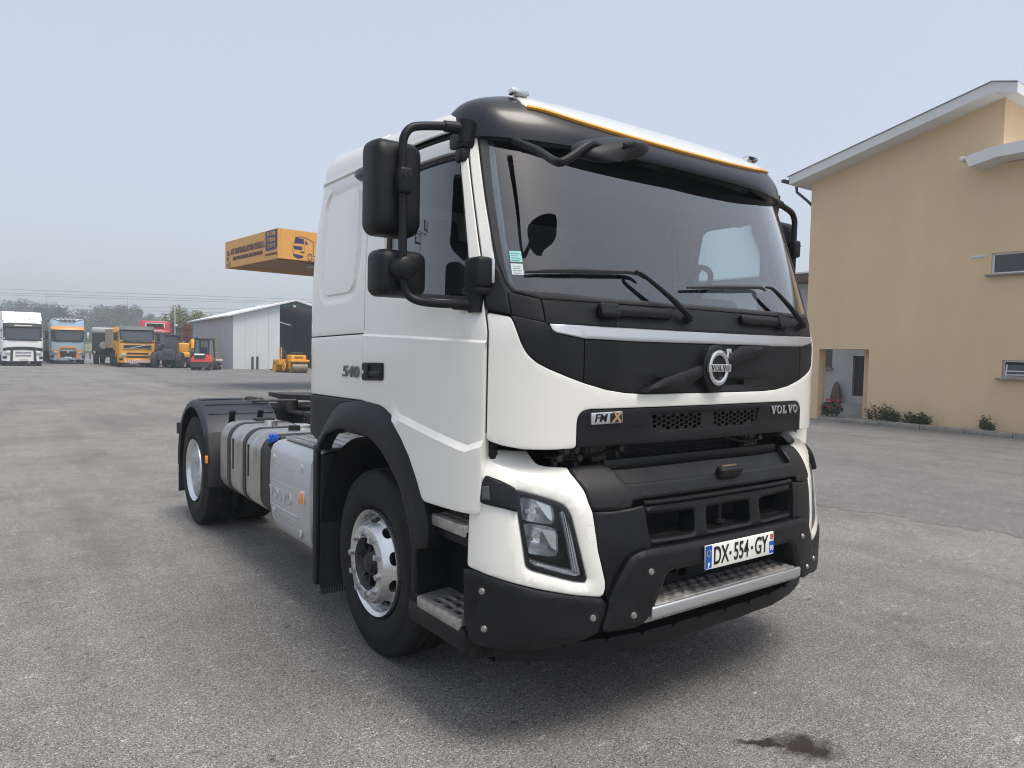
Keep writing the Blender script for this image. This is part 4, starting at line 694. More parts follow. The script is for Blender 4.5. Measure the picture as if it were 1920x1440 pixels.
P=dict(
 white=[(0,1.524),(-.448,1.525),(-.569,1.531),(-.683,1.547),(-.806,1.577),(-.89,1.604),(-.972,1.634),(-1.031,1.661),(-1.072,1.697),(-1.097,1.741),(-1.114,1.785),(-1.124,1.825),(-1.134,1.852),(-1.236,1.869),(-1.238,1.6),(-1.239,1.333),(-1.17,1.313),(-1.08,1.299),(-.972,1.297),(-.838,1.299),(-.838,1.407),(-.832,1.436),(-.81,1.459),(-.767,1.466),(0,1.466)],
 wing=[(-1.13,1.857),(-.986,1.831),(-.977,1.823),(-.964,1.794),(-.949,1.784),(-.809,1.765),(-.809,1.582),(-.89,1.608),(-.972,1.638),(-1.027,1.665),(-1.069,1.701),(-1.093,1.743),(-1.11,1.786),(-1.12,1.827)],
 centre=[(0,1.761),(-.53,1.761),(-.804,1.764),(-.804,1.58),(-.683,1.55),(-.569,1.535),(-.449,1.529),(0,1.528)],
 strip=[(0,1.817),(-.403,1.819),(-.75,1.822),(-.974,1.825),(-.964,1.799),(-.949,1.789),(-.812,1.769),(-.53,1.764),(0,1.764)],
 cowl=[(0,1.93),(-.371,1.928),(-.725,1.928),(-.985,1.93),(-.985,1.831),(-.972,1.826),(-.75,1.824),(-.402,1.821),(0,1.819)],
 cowl_end=[(-1.131,1.955),(-.989,1.932),(-.989,1.832),(-1.128,1.859)],
 mount=[(-1.224,2.09),(-1.166,2.076),(-1.146,2.043),(-1.14,1.993),(-1.133,1.955),(-1.13,1.861),(-1.234,1.88),(-1.234,1.96)],
 frame_out=[(0,1.932),(-.406,1.93),(-.763,1.93),(-.986,1.932),(-1.11,1.96),(-1.133,1.998),(-1.149,2.067),(-1.162,2.181),(-1.168,2.36),(-1.172,2.526),(-1.176,2.70),(0,2.70)],
 frame_in=[(0,1.955),(-.397,1.953),(-.756,1.953),(-.977,1.960),(-1.088,1.970),(-1.114,1.999),(-1.121,2.063),(-1.127,2.181),(-1.130,2.36),(-1.130,2.545),(-1.126,2.68),(0,2.68)],
 pillar=[(-1.233,2.70),(-1.231,2.604),(-1.226,2.35),(-1.219,2.094),(-1.164,2.080),(-1.166,2.2),(-1.174,2.36),(-1.178,2.526),(-1.181,2.70)],
 insert=[(0,1.462),(-.767,1.461),(-.806,1.455),(-.828,1.435),(-.834,1.407),(-.834,1.301),(0,1.299)],
 honey=[(0,1.437),(-.416,1.438),(-.406,1.39),(-.385,1.363),(-.36,1.354),(0,1.351)],
 door=[(-1.241,2.655),(-1.238,2.604),(-1.232,2.35),(-1.226,2.093),(-1.238,2.06),(-1.243,1.86),(-1.243,1.523),(-1.243,1.342),(-1.243,1.02),(-1.292,1.017),(-1.621,1.017),(-1.669,1.097),(-1.749,1.204),(-1.832,1.283),(-1.942,1.364),(-2.033,1.408),(-2.103,1.422),(-2.313,1.430),(-2.315,1.777),(-2.315,2.186),(-2.32,2.6),(-2.31,2.655)],
 window=[(-2.10,1.978),(-2.112,2.1),(-2.112,2.38),(-2.05,2.56),(-1.98,2.59),(-1.30,2.59),(-1.285,2.56),(-1.281,2.4),(-1.286,2.136),(-1.300,1.94),(-1.315,1.921),(-1.36,1.922)],
 rear_up=[(-2.323,1.792),(-3.19,1.772),(-3.19,2.69),(-2.325,2.69)],
 rear_low=[(-2.321,1.784),(-3.19,1.764),(-3.19,1.425),(-2.321,1.432)],
 blank_out=[(-2.926,1.998),(-2.97,2.067),(-2.99,2.247),(-3.0,2.56),(-2.95,2.628),(-2.529,2.636),(-2.43,2.58),(-2.40,2.4),(-2.385,2.2),(-2.441,2.017),(-2.534,1.983),(-2.842,1.973)],
 blank_in=[(-2.895,2.025),(-2.913,2.1),(-2.925,2.323),(-2.945,2.559),(-2.898,2.599),(-2.53,2.60),(-2.475,2.559),(-2.445,2.27),(-2.472,2.06),(-2.53,2.012),(-2.85,2.008)],
 skirt_blk=[(-2.31,1.425),(-2.588,1.398),(-2.691,1.361),(-2.939,1.139),(-3.19,1.20),(-3.19,1.418)],
 flare=[(-2.939,1.139),(-2.691,1.365),(-2.588,1.4),(-2.314,1.431),(-2.103,1.423),(-2.033,1.408),(-1.942,1.364),(-1.832,1.283),(-1.749,1.204),(-1.669,1.097),(-1.619,1.017),(-1.574,.922),(-1.560,.811),(-1.692,.781),(-1.751,.926),(-1.826,1.053),(-1.935,1.139),(-2.027,1.199),(-2.146,1.25),(-2.349,1.267),(-2.57,1.257),(-2.733,1.211),(-2.81,1.154),(-2.856,1.089)],
 bwhite=[(-1.15,1.285),(-.995,1.279),(-1.002,1.249),(-.998,1.228),(-.959,1.218),(-.858,1.211),(-.865,1.192),(-.852,1.151),(-.841,1.122),(-.836,1.075),(-.825,1.036),(-.806,.873),(-.772,.735),(-.773,.702),(-.787,.677),(-.908,.695),(-1.075,.729),(-1.238,.766),(-1.335,.784),(-1.40,.79),(-1.40,.976),(-1.39,1.099),(-1.34,1.215),(-1.26,1.262)],
 hl=[(-1.15,1.136),(-1.062,1.116),(-.965,1.084),(-.935,1.064),(-.918,1.024),(-.853,.755),(-.862,.744),(-.91,.751),(-1.093,.802),(-1.121,.817),(-1.129,.869),(-1.156,1.042)],
 sig=[(-1.275,1.184),(-1.209,1.164),(-1.148,1.137),(-1.152,1.042),(-1.215,1.056),(-1.305,1.069),(-1.32,1.076),(-1.31,1.143)],
 bcorner=[(-1.42,.775),(-1.36,.783),(-1.335,.781),(-1.238,.763),(-1.075,.724),(-.908,.692),(-.785,.673),(-.762,.639),(-.78,.582),(-.803,.525),(-.865,.502),(-.933,.491),(-1.04,.475),(-1.186,.469),(-1.29,.469),(-1.37,.475),(-1.41,.56)],
 bar=[(0,.866),(-.547,.864),(-.604,.860),(-.654,.844),(-.684,.813),(-.73,.738),(-.763,.666),(-.762,.639),(-.775,.586),(-.795,.532),(-.635,.535),(-.585,.55),(-.556,.575),(-.47,.748),(-.445,.761),(0,.761)],
 shelf=[(0,1.146),(-.636,1.143),(-.655,1.2),(-.69,1.219),(-.798,1.217),(-.855,1.209),(-.862,1.192),(-.849,1.151),(-.837,1.118),(-.833,1.071),(-.822,1.042),(-.72,1.038),(-.632,1.047),(-.621,1.074),(-.563,1.079),(0,1.082)],
 tray=[(0,1.215),(-.655,1.21),(-.64,1.139),(0,1.14)],
 lowside=[(-.82,1.036),(-.721,1.033),(-.63,1.042),(-.568,1.05),(-.548,.91),(-.540,.867),(-.604,.862),(-.656,.846),(-.686,.816),(-.732,.74),(-.765,.672),(-.769,.74),(-.803,.873)],
 gframe=[(0,1.053),(-.562,1.051),(-.543,.908),(-.534,.868),(0,.868)],
 open1=[(-.553,1.011),(-.263,1.006),(-.247,.991),(-.250,.902),(-.272,.892),(-.535,.896)],
 open2=[(0,1.006),(-.160,1.004),(-.166,.99),(-.166,.905),(-.155,.894),(0,.894)],
)
# ---- cab front
T('front_panel',panel(U,fillet(sym(P['white']),.02),thick=.03,grid=.045,bevel=.0035),WHITE)
both('front_trim',panel(U,fillet(P['wing'],.008),thick=.025,bevel=.003),BLACK)
def trimd(s,z): return -.010*np.clip((1.60-z)/.012,0,1)*np.clip((.56-np.abs(s))/.2,0,1)*np.clip((z-1.535)/.02,0,1)
T('centre_trim',panel(U,sym(P['centre']),thick=.025,bevel=.003,dfun=trimd,lines=[[(-.56,1.6),(.56,1.6)],[(-.56,1.588),(.56,1.588)]],holes=[[(.1,1.586),(.285,1.586),(.285,1.561),(.1,1.561)]]),BLACK)
T('silver_strip',panel(U,fillet(sym(P['strip']),.006),thick=.012,off=.006,bevel=.003),SILV)
T('cowl',panel(U,sym(P['cowl']),thick=.03,bevel=.004),BLACK)
both('cowl_end',panel(U,fillet(P['cowl_end'],.006),thick=.03,bevel=.004),BLACK)
both('mirror_mount',panel(U,fillet(P['mount'],.008),thick=.04,off=.012,bevel=.006),BLACK)
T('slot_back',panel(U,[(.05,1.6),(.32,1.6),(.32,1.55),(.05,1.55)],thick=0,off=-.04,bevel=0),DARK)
# ---- emblem
em=T('emblem_plate',panel(U,fillet([(-.50,1.540),(-.485,1.535),(-.256,1.535),(-.085,1.604),(-.085,1.663),(-.351,1.597)],.006),thick=.03,off=.034,bevel=.012,grid=.03),BLACK)
panel_r=panel(U,fillet([(.085,1.64),(.49,1.757),(.492,1.763),(.217,1.759),(.085,1.70)],.006),thick=.03,off=.034,bevel=.012,grid=.03)
T('emblem_plate',panel_r,BLACK)
def ell(cx,cz,a,b,n=40): return [(cx+a*math.cos(2*PI*i/n),cz+b*math.sin(2*PI*i/n)) for i in range(n)]
eb=T('emblem',panel(U,ell(.006,1.648,.098,.112),thick=.04,off=.038,bevel=.008,grid=.03),BLACK)
T('ring',panel(U,ell(.006,1.648,.076,.086),holes=[ell(.006,1.648,.053,.062)],thick=.012,off=.050,bevel=.004,grid=.03,step=.012),CHROME,eb)
mk=surf_mtx(U,.006,1.648,.044)
T('emblem_band',panel(U,[(-.078,1.630),(.09,1.630),(.09,1.666),(-.078,1.666)],thick=.012,off=.054,bevel=.002,grid=.03),SILV,eb)
T('arrow',panel(U,[(.045,1.70),(.062,1.685),(.072,1.70),(.072,1.72),(.094,1.72),(.094,1.742),(.052,1.742),(.058,1.715)],thick=.012,off=.051,bevel=.002,grid=.03),CHROME,eb)
def letters(word,h,w,gap,st=.22,serif=True):    # slab-serif capitals for V O L, as polygons (list of (outer, holes))
    out=[]; x=0
    for ch in word:
        if ch=='O':
            o=[(x+w/2+w*.5*math.cos(t),h/2+h*.5*math.sin(t)) for t in np.linspace(0,2*PI,28,endpoint=False)]
            i=[(x+w/2+w*(.5-st)*math.cos(t),h/2+h*(.5-st*.55)*math.sin(t)) for t in np.linspace(0,2*PI,24,endpoint=False)]; out.append((o,[i]))
        elif ch=='V':
            e=.12*h; s=w*.13; q=w*.30
            out.append(([(x-s*.4,h),(x-s*.4,h-e),(x+s*.35,h-e),(x+w*.40,0),(x+w*.60,0),(x+w-s*.35,h-e),(x+w+s*.4,h-e),(x+w+s*.4,h),(x+w*.66,h),(x+w*.66,h-e),(x+w*.76,h-e),(x+w*.54,h*.3),(x+w*.37,h-e),(x+w*.47,h-e),(x+w*.47,h)],[]))
        else:
            e=.12*h
            out.append(([(x,h),(x,h-e),(x+w*.12,h-e),(x+w*.12,e),(x,e),(x,0),(x+w*.86,0),(x+w*.9,h*.36),(x+w*.74,h*.36),(x+w*.62,e),(x+w*.40,e),(x+w*.40,h-e),(x+w*.55,h-e),(x+w*.55,h)],[]))
        x+=w+gap
    return out,x-gap
def surf_letters(name,F,s0,z0,h,width,mat,parent,off,th=.004,rev=1,word='VOLVO'):
    w=width/(5*1.0+4*.16); L_,tot=letters(word,h,w,w*.16)
    for o,hs in L_:
        f=lambda q:[(s0+rev*(a-tot/2),z0+b-h/2) for a,b in q]
        T(name,panel(F,f(o),holes=[f(i) for i in hs],thick=th,off=off,bevel=.0006,grid=.05,step=.02),mat,parent)
surf_letters('letter',U,.006,1.648,.026,.135,BLACK,eb,.0555,.003)
# ---- grille insert with honeycomb
gi=T('grille_insert',panel(U,fillet(sym(P['insert']),.004),holes=[sym(P['honey'])],thick=.03,off=.002,bevel=.003,hole_thick=.045,
   dfun=lambda s,z:-.004*np.clip((1.386-z)/.003,0,1)*np.clip((.80-np.abs(s))/.003,0,1)*np.clip((np.abs(s)-.43)/.01,0,1),
   lines=[[(-.8,1.388),(-.43,1.388)],[(-.8,1.384),(-.43,1.384)],[(.43,1.388),(.8,1.388)],[(.43,1.384),(.8,1.384)]]),BLACK)
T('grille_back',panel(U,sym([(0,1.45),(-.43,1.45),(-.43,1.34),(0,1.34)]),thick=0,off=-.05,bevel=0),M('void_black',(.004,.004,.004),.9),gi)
hx=MB(); pit=.036; ph=.0215
def hexring(cx,cz,w,hh,t):
    o=[(cx-w/2,cz),(cx-w/4,cz+hh/2),(cx+w/4,cz+hh/2),(cx+w/2,cz),(cx+w/4,cz-hh/2),(cx-w/4,cz-hh/2)]; return o
hp=sym(P['honey']); holes_=[]
for r_ in range(-1,6):
    for c_ in range(-15,16):
        cx=c_*.031; cz=1.352+r_*.0222+(.0111 if c_%2 else 0)
        h_=hexring(cx,cz,.036,.0185,0); h_=[(cx+(a-cx)*.93,b) for a,b in h_]
        if abs(cx)<.045: continue
        if inside(np.array(h_),np.array(hp)).all(): holes_.append(h_)
T('grille_mesh',panel(U,hp,holes=holes_,thick=.012,off=-.012,bevel=0,grid=.2,step=.2,hole_thick=.014),DARK,gi)
bd=T('badge',panel(U,fillet([(-.771,1.449),(-.594,1.453),(-.592,1.401),(-.769,1.398)],.006),thick=.01,off=.012,bevel=.003,grid=.03),SILV,gi)
text('letter','FM',.05,DARK,bd,surf_mtx(U,-.722,1.425,.0135),.001,bold=.0006,sx=1.1,shear=.2)
text('letter','X',.058,M('gold_letter',(.55,.40,.18),.3,metal=.6),bd,surf_mtx(U,-.632,1.426,.0137),.0015,bold=.003,sx=1.15,shear=.15)
T('badge_field',panel(U,[(-.668,1.445),(-.60,1.447),(-.60,1.405),(-.668,1.404)],thick=0,off=.0126,bevel=0),DARK,bd)
surf_letters('letter',U,.648,1.424,.045,.265,SILV,gi,.010,.006)
# ---- cowl handles
for cs,wd,fl in((-.50,.44,1),(.46,.42,-1)):
    g=panel(U,fillet([(cs-wd/2,1.868),(cs+wd/2,1.868),(cs+wd/2,1.912),(cs-wd/2,1.912)],.012),thick=.03,off=.035,bevel=.010,grid=.03)
    h=T('grab_handle',g,BLACK)
    a=cs-fl*wd/2; T('handle_bracket',panel(U,fillet([(a-.005,1.858),(a+fl*.10,1.858),(a+fl*.10,1.915),(a-.005,1.915)],.008),thick=.03,off=.043,bevel=.006,grid=.03),BLACK,h)
    for e0 in(.02,.10): T('groove',panel(U,[(a+fl*e0-.004,1.822),(a+fl*e0+.004,1.822),(a+fl*e0+.004,1.862),(a+fl*e0-.004,1.862)],thick=.0,off=.0025,bevel=0),DARK,h)
# ---- windscreen
ws=T('windscreen',panel(U,sym([(p[0]*1.004,p[1]-(.004 if p[1]<2 else -.004)) for p in P['frame_in']]),thick=0,off=-.006,bevel=0,grid=.06),GLASS,fixn=False)
T('seal',panel(U,sym(P['frame_out']),holes=[sym(P['frame_in'])],thick=.02,off=.004,bevel=.004),SEAL,ws)
stk=M('sticker_cyan',(.35,.72,.70),.6,var=.12,vs=60); stw=M('sticker_white',(.75,.80,.78),.6,var=.06,vs=60)
for s0,z0,m_ in((-1.068,2.112,stk),(-1.07,2.057,stw)):
    k=T('sticker',panel(U,[(s0-.026,z0-.024),(s0+.026,z0-.024),(s0+.026,z0+.024),(s0-.026,z0+.024)],thick=0,off=-.0045,bevel=0),m_,ws)
    for i in range(4): T('print_line',panel(U,[(s0-.02,z0+.014-i*.010),(s0+.018-.006*(i%2),z0+.014-i*.010),(s0+.018-.006*(i%2),z0+.012-i*.010),(s0-.02,z0+.012-i*.010)],thick=0,off=-.0035,bevel=0),M('sticker_ink',(.12,.22,.24),.7),k)
for pts,bl in(([(-.169,1.874),(-.30,1.955),(-.447,2.051),(-.476,2.074)],[(-1.042,2.037),(-.899,2.047),(-.7,2.060),(-.476,2.072),(-.41,2.050)]),([(.82,1.878),(.68,1.965),(.56,2.052),(.52,2.07)],[(-.129,2.027),(.1,2.045),(.3,2.058),(.483,2.07),(.53,2.055)])):
    q=[on_surf(U,s,z,.035+.02*math.sin(PI*i/3))[0] for i,(s,z) in enumerate(pts)]
    w=T('wiper',MB().tube(q,[.016,.013,.009,.007],8,smooth=6),BLACK)
    p0,n0,_,_=on_surf(U,pts[0][0],pts[0][1],.0); T('pivot',MB().cyl(p0,p0+n0*.045,.022,16,.017),BLACK,w)
    T('blade',MB().tube([on_surf(U,s,z,.022)[0] for s,z in bl],[.006,.010,.011,.010,.005],6,smooth=5),SEAL,w)
# ---- pillars, doors, sides
both('pillar',panel(U,P['pillar'],thick=.03,grid=.04,bevel=.004),WHITE)
CREASE=[(-2.315,1.787),(-1.858,1.774),(-1.243,1.752)]
def doord(s,z):
    a=np.abs(s); zc=np.interp(a,[1.243,1.858,2.315],[1.752,1.774,1.787])
    d=.012*np.clip((zc-z)/.012,0,1)                        # body below the crease stands proud
    zt=np.interp(a,[1.243,1.32,1.877,1.921,1.95],[1.335,1.305,1.398,1.412,1.43])
    d=d+.020*np.clip((zt-z)/.028,0,1)*np.clip((1.95-a)/.02,0,1)
    d=d+.008*np.clip((z-1.92)/.02,0,1)*np.clip(1-np.abs(a-1.25)/.05,0,1)*0
    return d
dl=[CREASE,[(s,z-.012) for s,z in CREASE],[(-1.243,1.335),(-1.32,1.305),(-1.877,1.398),(-1.921,1.412)],[(-1.243,1.307),(-1.32,1.277),(-1.877,1.370)]]
for sg in(1,-1):
    f=(lambda q:q) if sg==1 else flip
    mb=panel(U,fillet(P['door'],.03,5),holes=[fillet(P['window'],.03)],lines=dl,thick=.04,off=.002,grid=.04,bevel=.003,dfun=doord,hole_thick=.05)
    win=panel(U,[(a*1.0,b) for a,b in P['window']],thick=0,off=-.03,bevel=0,grid=.08)
    seal=panel(U,fillet(P['window'],.03),holes=[fillet([(-2.085,2.0),(-2.09,2.1),(-2.09,2.37),(-2.03,2.54),(-1.97,2.57),(-1.318,2.57),(-1.308,2.55),(-1.305,2.4),(-1.308,2.136),(-1.322,1.96),(-1.335,1.944),(-1.38,1.944)],.02)],thick=.02,off=-.018,bevel=.003,grid=.05)
    hb=panel(U,fillet([(-2.294,1.54),(-2.056,1.548),(-2.056,1.638),(-2.294,1.634)],.016),thick=.015,off=.028,bevel=.005,grid=.03,holes=[fillet([(-2.215,1.555),(-2.075,1.558),(-2.075,1.625),(-2.215,1.622)],.012)],hole_thick=.05)
    grip=panel(U,fillet([(-2.215,1.562),(-2.08,1.565),(-2.08,1.595),(-2.215,1.592)],.008),thick=.02,off=.026,bevel=.006,grid=.03)
    cup=panel(U,[(-2.23,1.55),(-2.07,1.55),(-2.07,1.63),(-2.23,1.63)],thick=0,off=.016,bevel=0)
    mm=(lambda q:q) if sg==1 else (lambda q:q.mirror_x())
    d=T('door',mm(mb),WHITE); T('window_glass',mm(win),DGLASS,d,fixn=False); T('window_seal',mm(seal),SEAL,d)
    T('door_handle',mm(hb),BLACK,d); T('handle_grip',mm(grip),BLACK,d); T('handle_cup',mm(cup),DARK,d)
    k_,n_,_,_=on_surf(U,-2.262,1.585,.029); T('lock',mm(MB().cyl(k_,k_+n_*.004,.011,14)),ALU,d)
GAP=M('gap_black',(.006,.006,.006),.8)
for seq in([(-2.318,z) for z in np.linspace(1.44,2.66,10)],[(-1.2395,z) for z in np.linspace(1.36,1.86,8)],[(-1.231,2.1),(-1.229,2.3),(-1.235,2.6)],[(s,2.668) for s in np.linspace(-2.3,-1.25,12)],[(s,1.7785-.02*(-s-2.32)/.87) for s in np.linspace(-3.18,-2.325,8)],[(s,1.437) for s in np.linspace(-3.18,-2.32,6)]):
    both('door_gap',MB().tube([on_surf(U,s,z,-.007)[0] for s,z in seq],.0062,6),GAP)
def blankd(s,z):
    V=np.stack([-np.abs(s),z],1); i=inside(V,P['blank_out']); o=-.012*np.clip(segdist(V,P['blank_out'])/.018,0,1)*i
    i2=inside(V,P['blank_in']); return o+.010*np.clip(segdist(V,P['blank_in'])/.010,0,1)*i2
bo=fillet(P['blank_out'],.06,6); bi=fillet(P['blank_in'],.05,6)
bo=dens(bo,.03); bi=dens(bi,.03); P['blank_out']=bo; P['blank_in']=bi
def inset(poly,d):
    q=np.array(poly); t=np.roll(q,-1,0)-np.roll(q,1,0); t/=np.maximum(np.hypot(t[:,0],t[:,1])[:,None],1e-9); n=np.stack([-t[:,1],t[:,0]],1)
    if not inside(q[:1]+n[:1]*1e-3,q)[0]: n=-n
    o=q+n*d; k=segdist(o,q)>abs(d)*.85; return [tuple(x) for x in o[k]]
def shrink(poly,d):
    q=np.array(poly); cc=q.mean(0); r=q-cc; l=np.hypot(r[:,0],r[:,1])[:,None]; return [tuple(x) for x in cc+r*(l-d)/l]
su=panel(U,P['rear_up'],thick=.03,grid=.04,bevel=.0028,dfun=blankd,lines=[dens(l+[l[0]],.05,False) for l in(bo,inset(bo,.018),bi,inset(bi,.010))])
both('side_panel',su,WHITE)
both('side_panel',panel(U,P['rear_low'],thick=.03,grid=.05,bevel=.0028,off=.002),WHITE)
for sg in(-1,1):
    sp=text('lettering','540',.086,M('dark_chrome',(.16,.16,.16),.3,metal=.8),truck,surf_mtx(U,sg*2.475,1.577,.010),.003,bold=.0012,sx=1.60,shear=.1,space=1.06)
both('side_skirt',panel(U,P['skirt_blk'],thick=.03,off=.004,bevel=.005),BLACK)
fl=fillet(P['flare'],.03,4)
def flared(s,z):
    # outer edge close to the body, inner edge standing out
    V=np.stack([-np.abs(s),z],1); c_=np.array([-2.30,.60]); r=np.hypot(*(V-c_).T); return .035*np.clip((.86-r)/.10,0,1)
both('wheel_arch',panel(U,fl,thick=.05,off=.012,grid=.035,bevel=.008,dfun=flared),BLACK)
# rear wall, roof
rear=panel(U,[(-3.2,1.2),(-3.2,2.70),(-4.38,2.70),(-4.38,1.2)],thick=0,grid=.15,bevel=0); both('rear_wall',rear,WHITE)
# ---- roof
def roof(s,t):
    s=np.asarray(s,float); t=np.asarray(t,float); p=U(s,np.full_like(s,2.695)); c0=np.array([0,1.35])
    ds=np.interp(t,[0,.12,.25,.38,.5,.62,.75,.88,1],[0,.004,.014,.035,.075,.14,.27,.6,1.19]); h=np.interp(t,[0,.12,.25,.38,.5,.62,.75,.88,1],[0,.045,.09,.13,.16,.182,.197,.207,.212])
    k=1-ds/1.2; xy=c0+(p[...,:2]-c0)*k[...,None]
    return np.concatenate([xy,(2.698+h*np.interp(xy[...,1],[.4,.9,2.1],[.55,.72,1.14]))[...,None]],-1)
ss=np.r_[np.linspace(-4.38,-3.3,8),np.linspace(-3.25,-2.95,10),np.linspace(-2.8,-1.5,14),np.linspace(-1.4,-.9,10),np.linspace(-.8,.8,12)]; ss=np.r_[ss,-ss[ss<-.81][::-1]]
tt=np.linspace(0,1,17); mb=MB(); G=[[tuple(roof(np.array([s]),np.array([t]))[0]) for s in ss] for t in tt]; mb.loft(G,False,False,False)
rf=T('roof',mb,WHITE,sharp=60)
for s0 in(-2.318,2.318):
    T('roof_seam',MB().tube([roof(np.array([s0]),np.array([t]))[0]+np.array([np.sign(s0)*.002,0,.001]) for t in np.linspace(0.02,.7,12)],.005,6),WHITE,rf)
both('roof_gutter',MB().tube([U(np.array([s]),np.array([2.693]))[0]-np.array([.004,0,0]) for s in np.linspace(-3.15,-1.22,30)],.007,6),WHITE,sharp=60)
# ---- sun visor
VLO=_cr([(0,.365,2.635),(.35,.370,2.635),(.65,.39,2.635),(.85,.43,2.635),(1.0,.49,2.638),(1.09,.56,2.645),(1.15,.66,2.655),(1.165,.78,2.665)],10)
VMD=_cr([(0,.405,2.742),(.35,.41,2.746),(.65,.44,2.765),(.85,.495,2.795),(.98,.55,2.80),(1.07,.605,2.80),(1.13,.69,2.785),(1.15,.79,2.76)],10)
VUP=_cr([(0,.62,2.898),(.35,.62,2.898),(.65,.63,2.897),(.86,.65,2.893),(.97,.72,2.888),(1.045,.76,2.865),(1.09,.785,2.835),(1.115,.80,2.80)],10)
def V(s,t):     # s in -1.165..1.165 (index along the curve), t 0 bottom .. .5 amber line .. 1 roof
    s=np.asarray(s,float); t=np.asarray(t,float); a=np.clip(np.abs(s)/1.165,0,1)*(len(VLO)-1); ii=np.arange(len(VLO))
    f=lambda C:np.stack([np.interp(a,ii,C[:,k]) for k in range(3)],-1)
    A,Bm,C=f(VLO),f(VMD),f(VUP); t_=t[...,None]
    p=A*(1-t_)*(1-2*t_)+Bm*4*t_*(1-t_)+C*t_*(2*t_-1)
    p[...,0]*=np.sign(s); return p
def vx(x): # parameter for a given |x| on the mid curve
    return np.sign(x)*np.interp(abs(x),VMD[:,0],np.arange(len(VMD)))/(len(VMD)-1)*1.165
e9=vx(.895); w9=vx(.87)
vis=T('sun_visor',panel(V,[(-1.165,0),(1.165,0),(1.165,1),(w9+.02,1),(e9+.03,.58),(e9+.01,.49),(0,.49),(-e9-.01,.49),(-e9-.03,.58),(-w9-.02,1),(-1.165,1)],thick=.05,grid=.05,bevel=.008,centre=(0,1.3,2.5)),CHAR)
T('visor_cap',panel(V,[(-e9,.53),(e9,.53),(e9+.015,.60),(w9+.01,1.0),(-w9-.01,1.0),(-e9-.015,.60)],thick=.03,grid=.05,bevel=.006,off=.004,centre=(0,1.3,2.5)),WHITE,vis)
T('amber_line',panel(V,fillet([(-e9-.005,.478),(e9+.005,.478),(e9+.005,.535),(-e9-.005,.535)],.01),thick=.02,grid=.04,bevel=.004,off=.012,centre=(0,1.3,2.5)),YEL,vis)
T('visor_underside',MB().loft([[tuple(V(np.array([s]),np.array([0.]))[0]+np.array([0,.01,.004])) for s in np.linspace(-1.165,1.165,40)],[tuple(U(np.array([s]),np.array([2.69]))[0]) for s in np.linspace(-1.22,1.22,40)]],False,False,False),DARK,vis)
for sg in(-1,1):
    lp=MB().rbox((sg*.875,.615,2.897),(.10,.045,.030),.012); o_=T('marker_lamp',lp,CHROME)
    T('lamp_lens',MB().rbox((sg*.875,.598,2.897),(.085,.02,.022),.008),LENS,o_)
# ---- cab interior
T('headliner',MB().loft([[(x,y,z) for x in(-1.12,1.12)] for y,z in((.60,2.58),(.86,2.545),(.9,2.60),(1.2,2.68),(2.2,2.66))],False,False,False),DKIN)
xs_=np.linspace(-1.06,1.06,17); zl=lambda x:2.475+.10*abs(x/1.06)**5
T('sun_shelf',MB().loft([[(x,y0+.10*abs(x/1.06)**4,(zl(x)+dz) if dz is not None else 2.68) for x in xs_] for y0,dz in((.56,None),(.55,.03),(.57,.005),(.60,0),(.95,.02),(1.0,.06))],False,False,False),DKIN)
T('rear_lining',MB().box((0,2.20,1.98),(2.2,.02,1.36)),GREYIN)
T('bunk',MB().rbox((0,1.98,1.72),(2.2,.5,.2),.05),FABRIC)
T('cab_floor',MB().box((0,1.4,1.36),(2.2,1.6,.04)),DKIN)
for sg in(-1,1):
    T('door_lining',MB().loft([[(sg*1.195,y,z) for y in(.62,1.50)] for z in(1.38,1.93)],False,False,False),GREYIN)
    T('side_lining',MB().loft([[(sg*(1.195-.02*(z-1.9)),y,z) for y in(1.50,2.12)] for z in(1.38,2.62)],False,False,False),GREYIN)
    T('pillar_lining',MB().loft([[tuple(U(np.array([sg*s]),np.array([z]))[0]*np.array([.965,1,1])+np.array([0,.05,0])) for s in(1.10,1.27)] for z in np.linspace(1.9,2.66,6)],False,False,False),GREYIN)
dash=MB().loft([[(x,.36+.30*abs(x/1.16)**3,z0+.0) for x in np.linspace(-1.16,1.16,15)] for z0 in(1.5,1.93)]+[[(x,.55+.15*abs(x/1.16)**3,1.965) for x in np.linspace(-1.16,1.16,15)],[(x,.80,1.955) for x in np.linspace(-1.16,1.16,15)],[(x,.88,1.90) for x in np.linspace(-1.16,1.16,15)],[(x,.86,1.5) for x in np.linspace(-1.16,1.16,15)]],False,False,False)
T('dashboard',dash,M('dash_grey',(.10,.105,.11),.8,var=.06,vs=20))
T('instrument_hood',MB().rbox((.62,.80,2.0),(.55,.28,.10),.05,3),DKIN)
sw=MB(); c0=Vector((.62,.93,2.10)); tilt=Matrix.Rotation(R(-38),3,'X')
ring=[c0+tilt@Vector((.225*math.cos(t),.225*math.sin(t),0)) for t in np.linspace(0,2*PI,33)]
sw.tube(ring,.017,8,cap=False)
for t in(R(20),R(160),R(270)): sw.tube([c0+tilt@Vector((.05*math.cos(t),.05*math.sin(t),-.03)),c0+tilt@Vector((.22*math.cos(t),.22*math.sin(t),0))],.016,6)
sw.cyl(c0+tilt@Vector((0,0,-.05)),c0+tilt@Vector((0,0,-.005)),.075,20); sw.tube([c0+tilt@Vector((0,0,-.04)),c0+tilt@Vector((0,0,-.42))],.04,8)
T('steering_wheel',sw,DKIN)
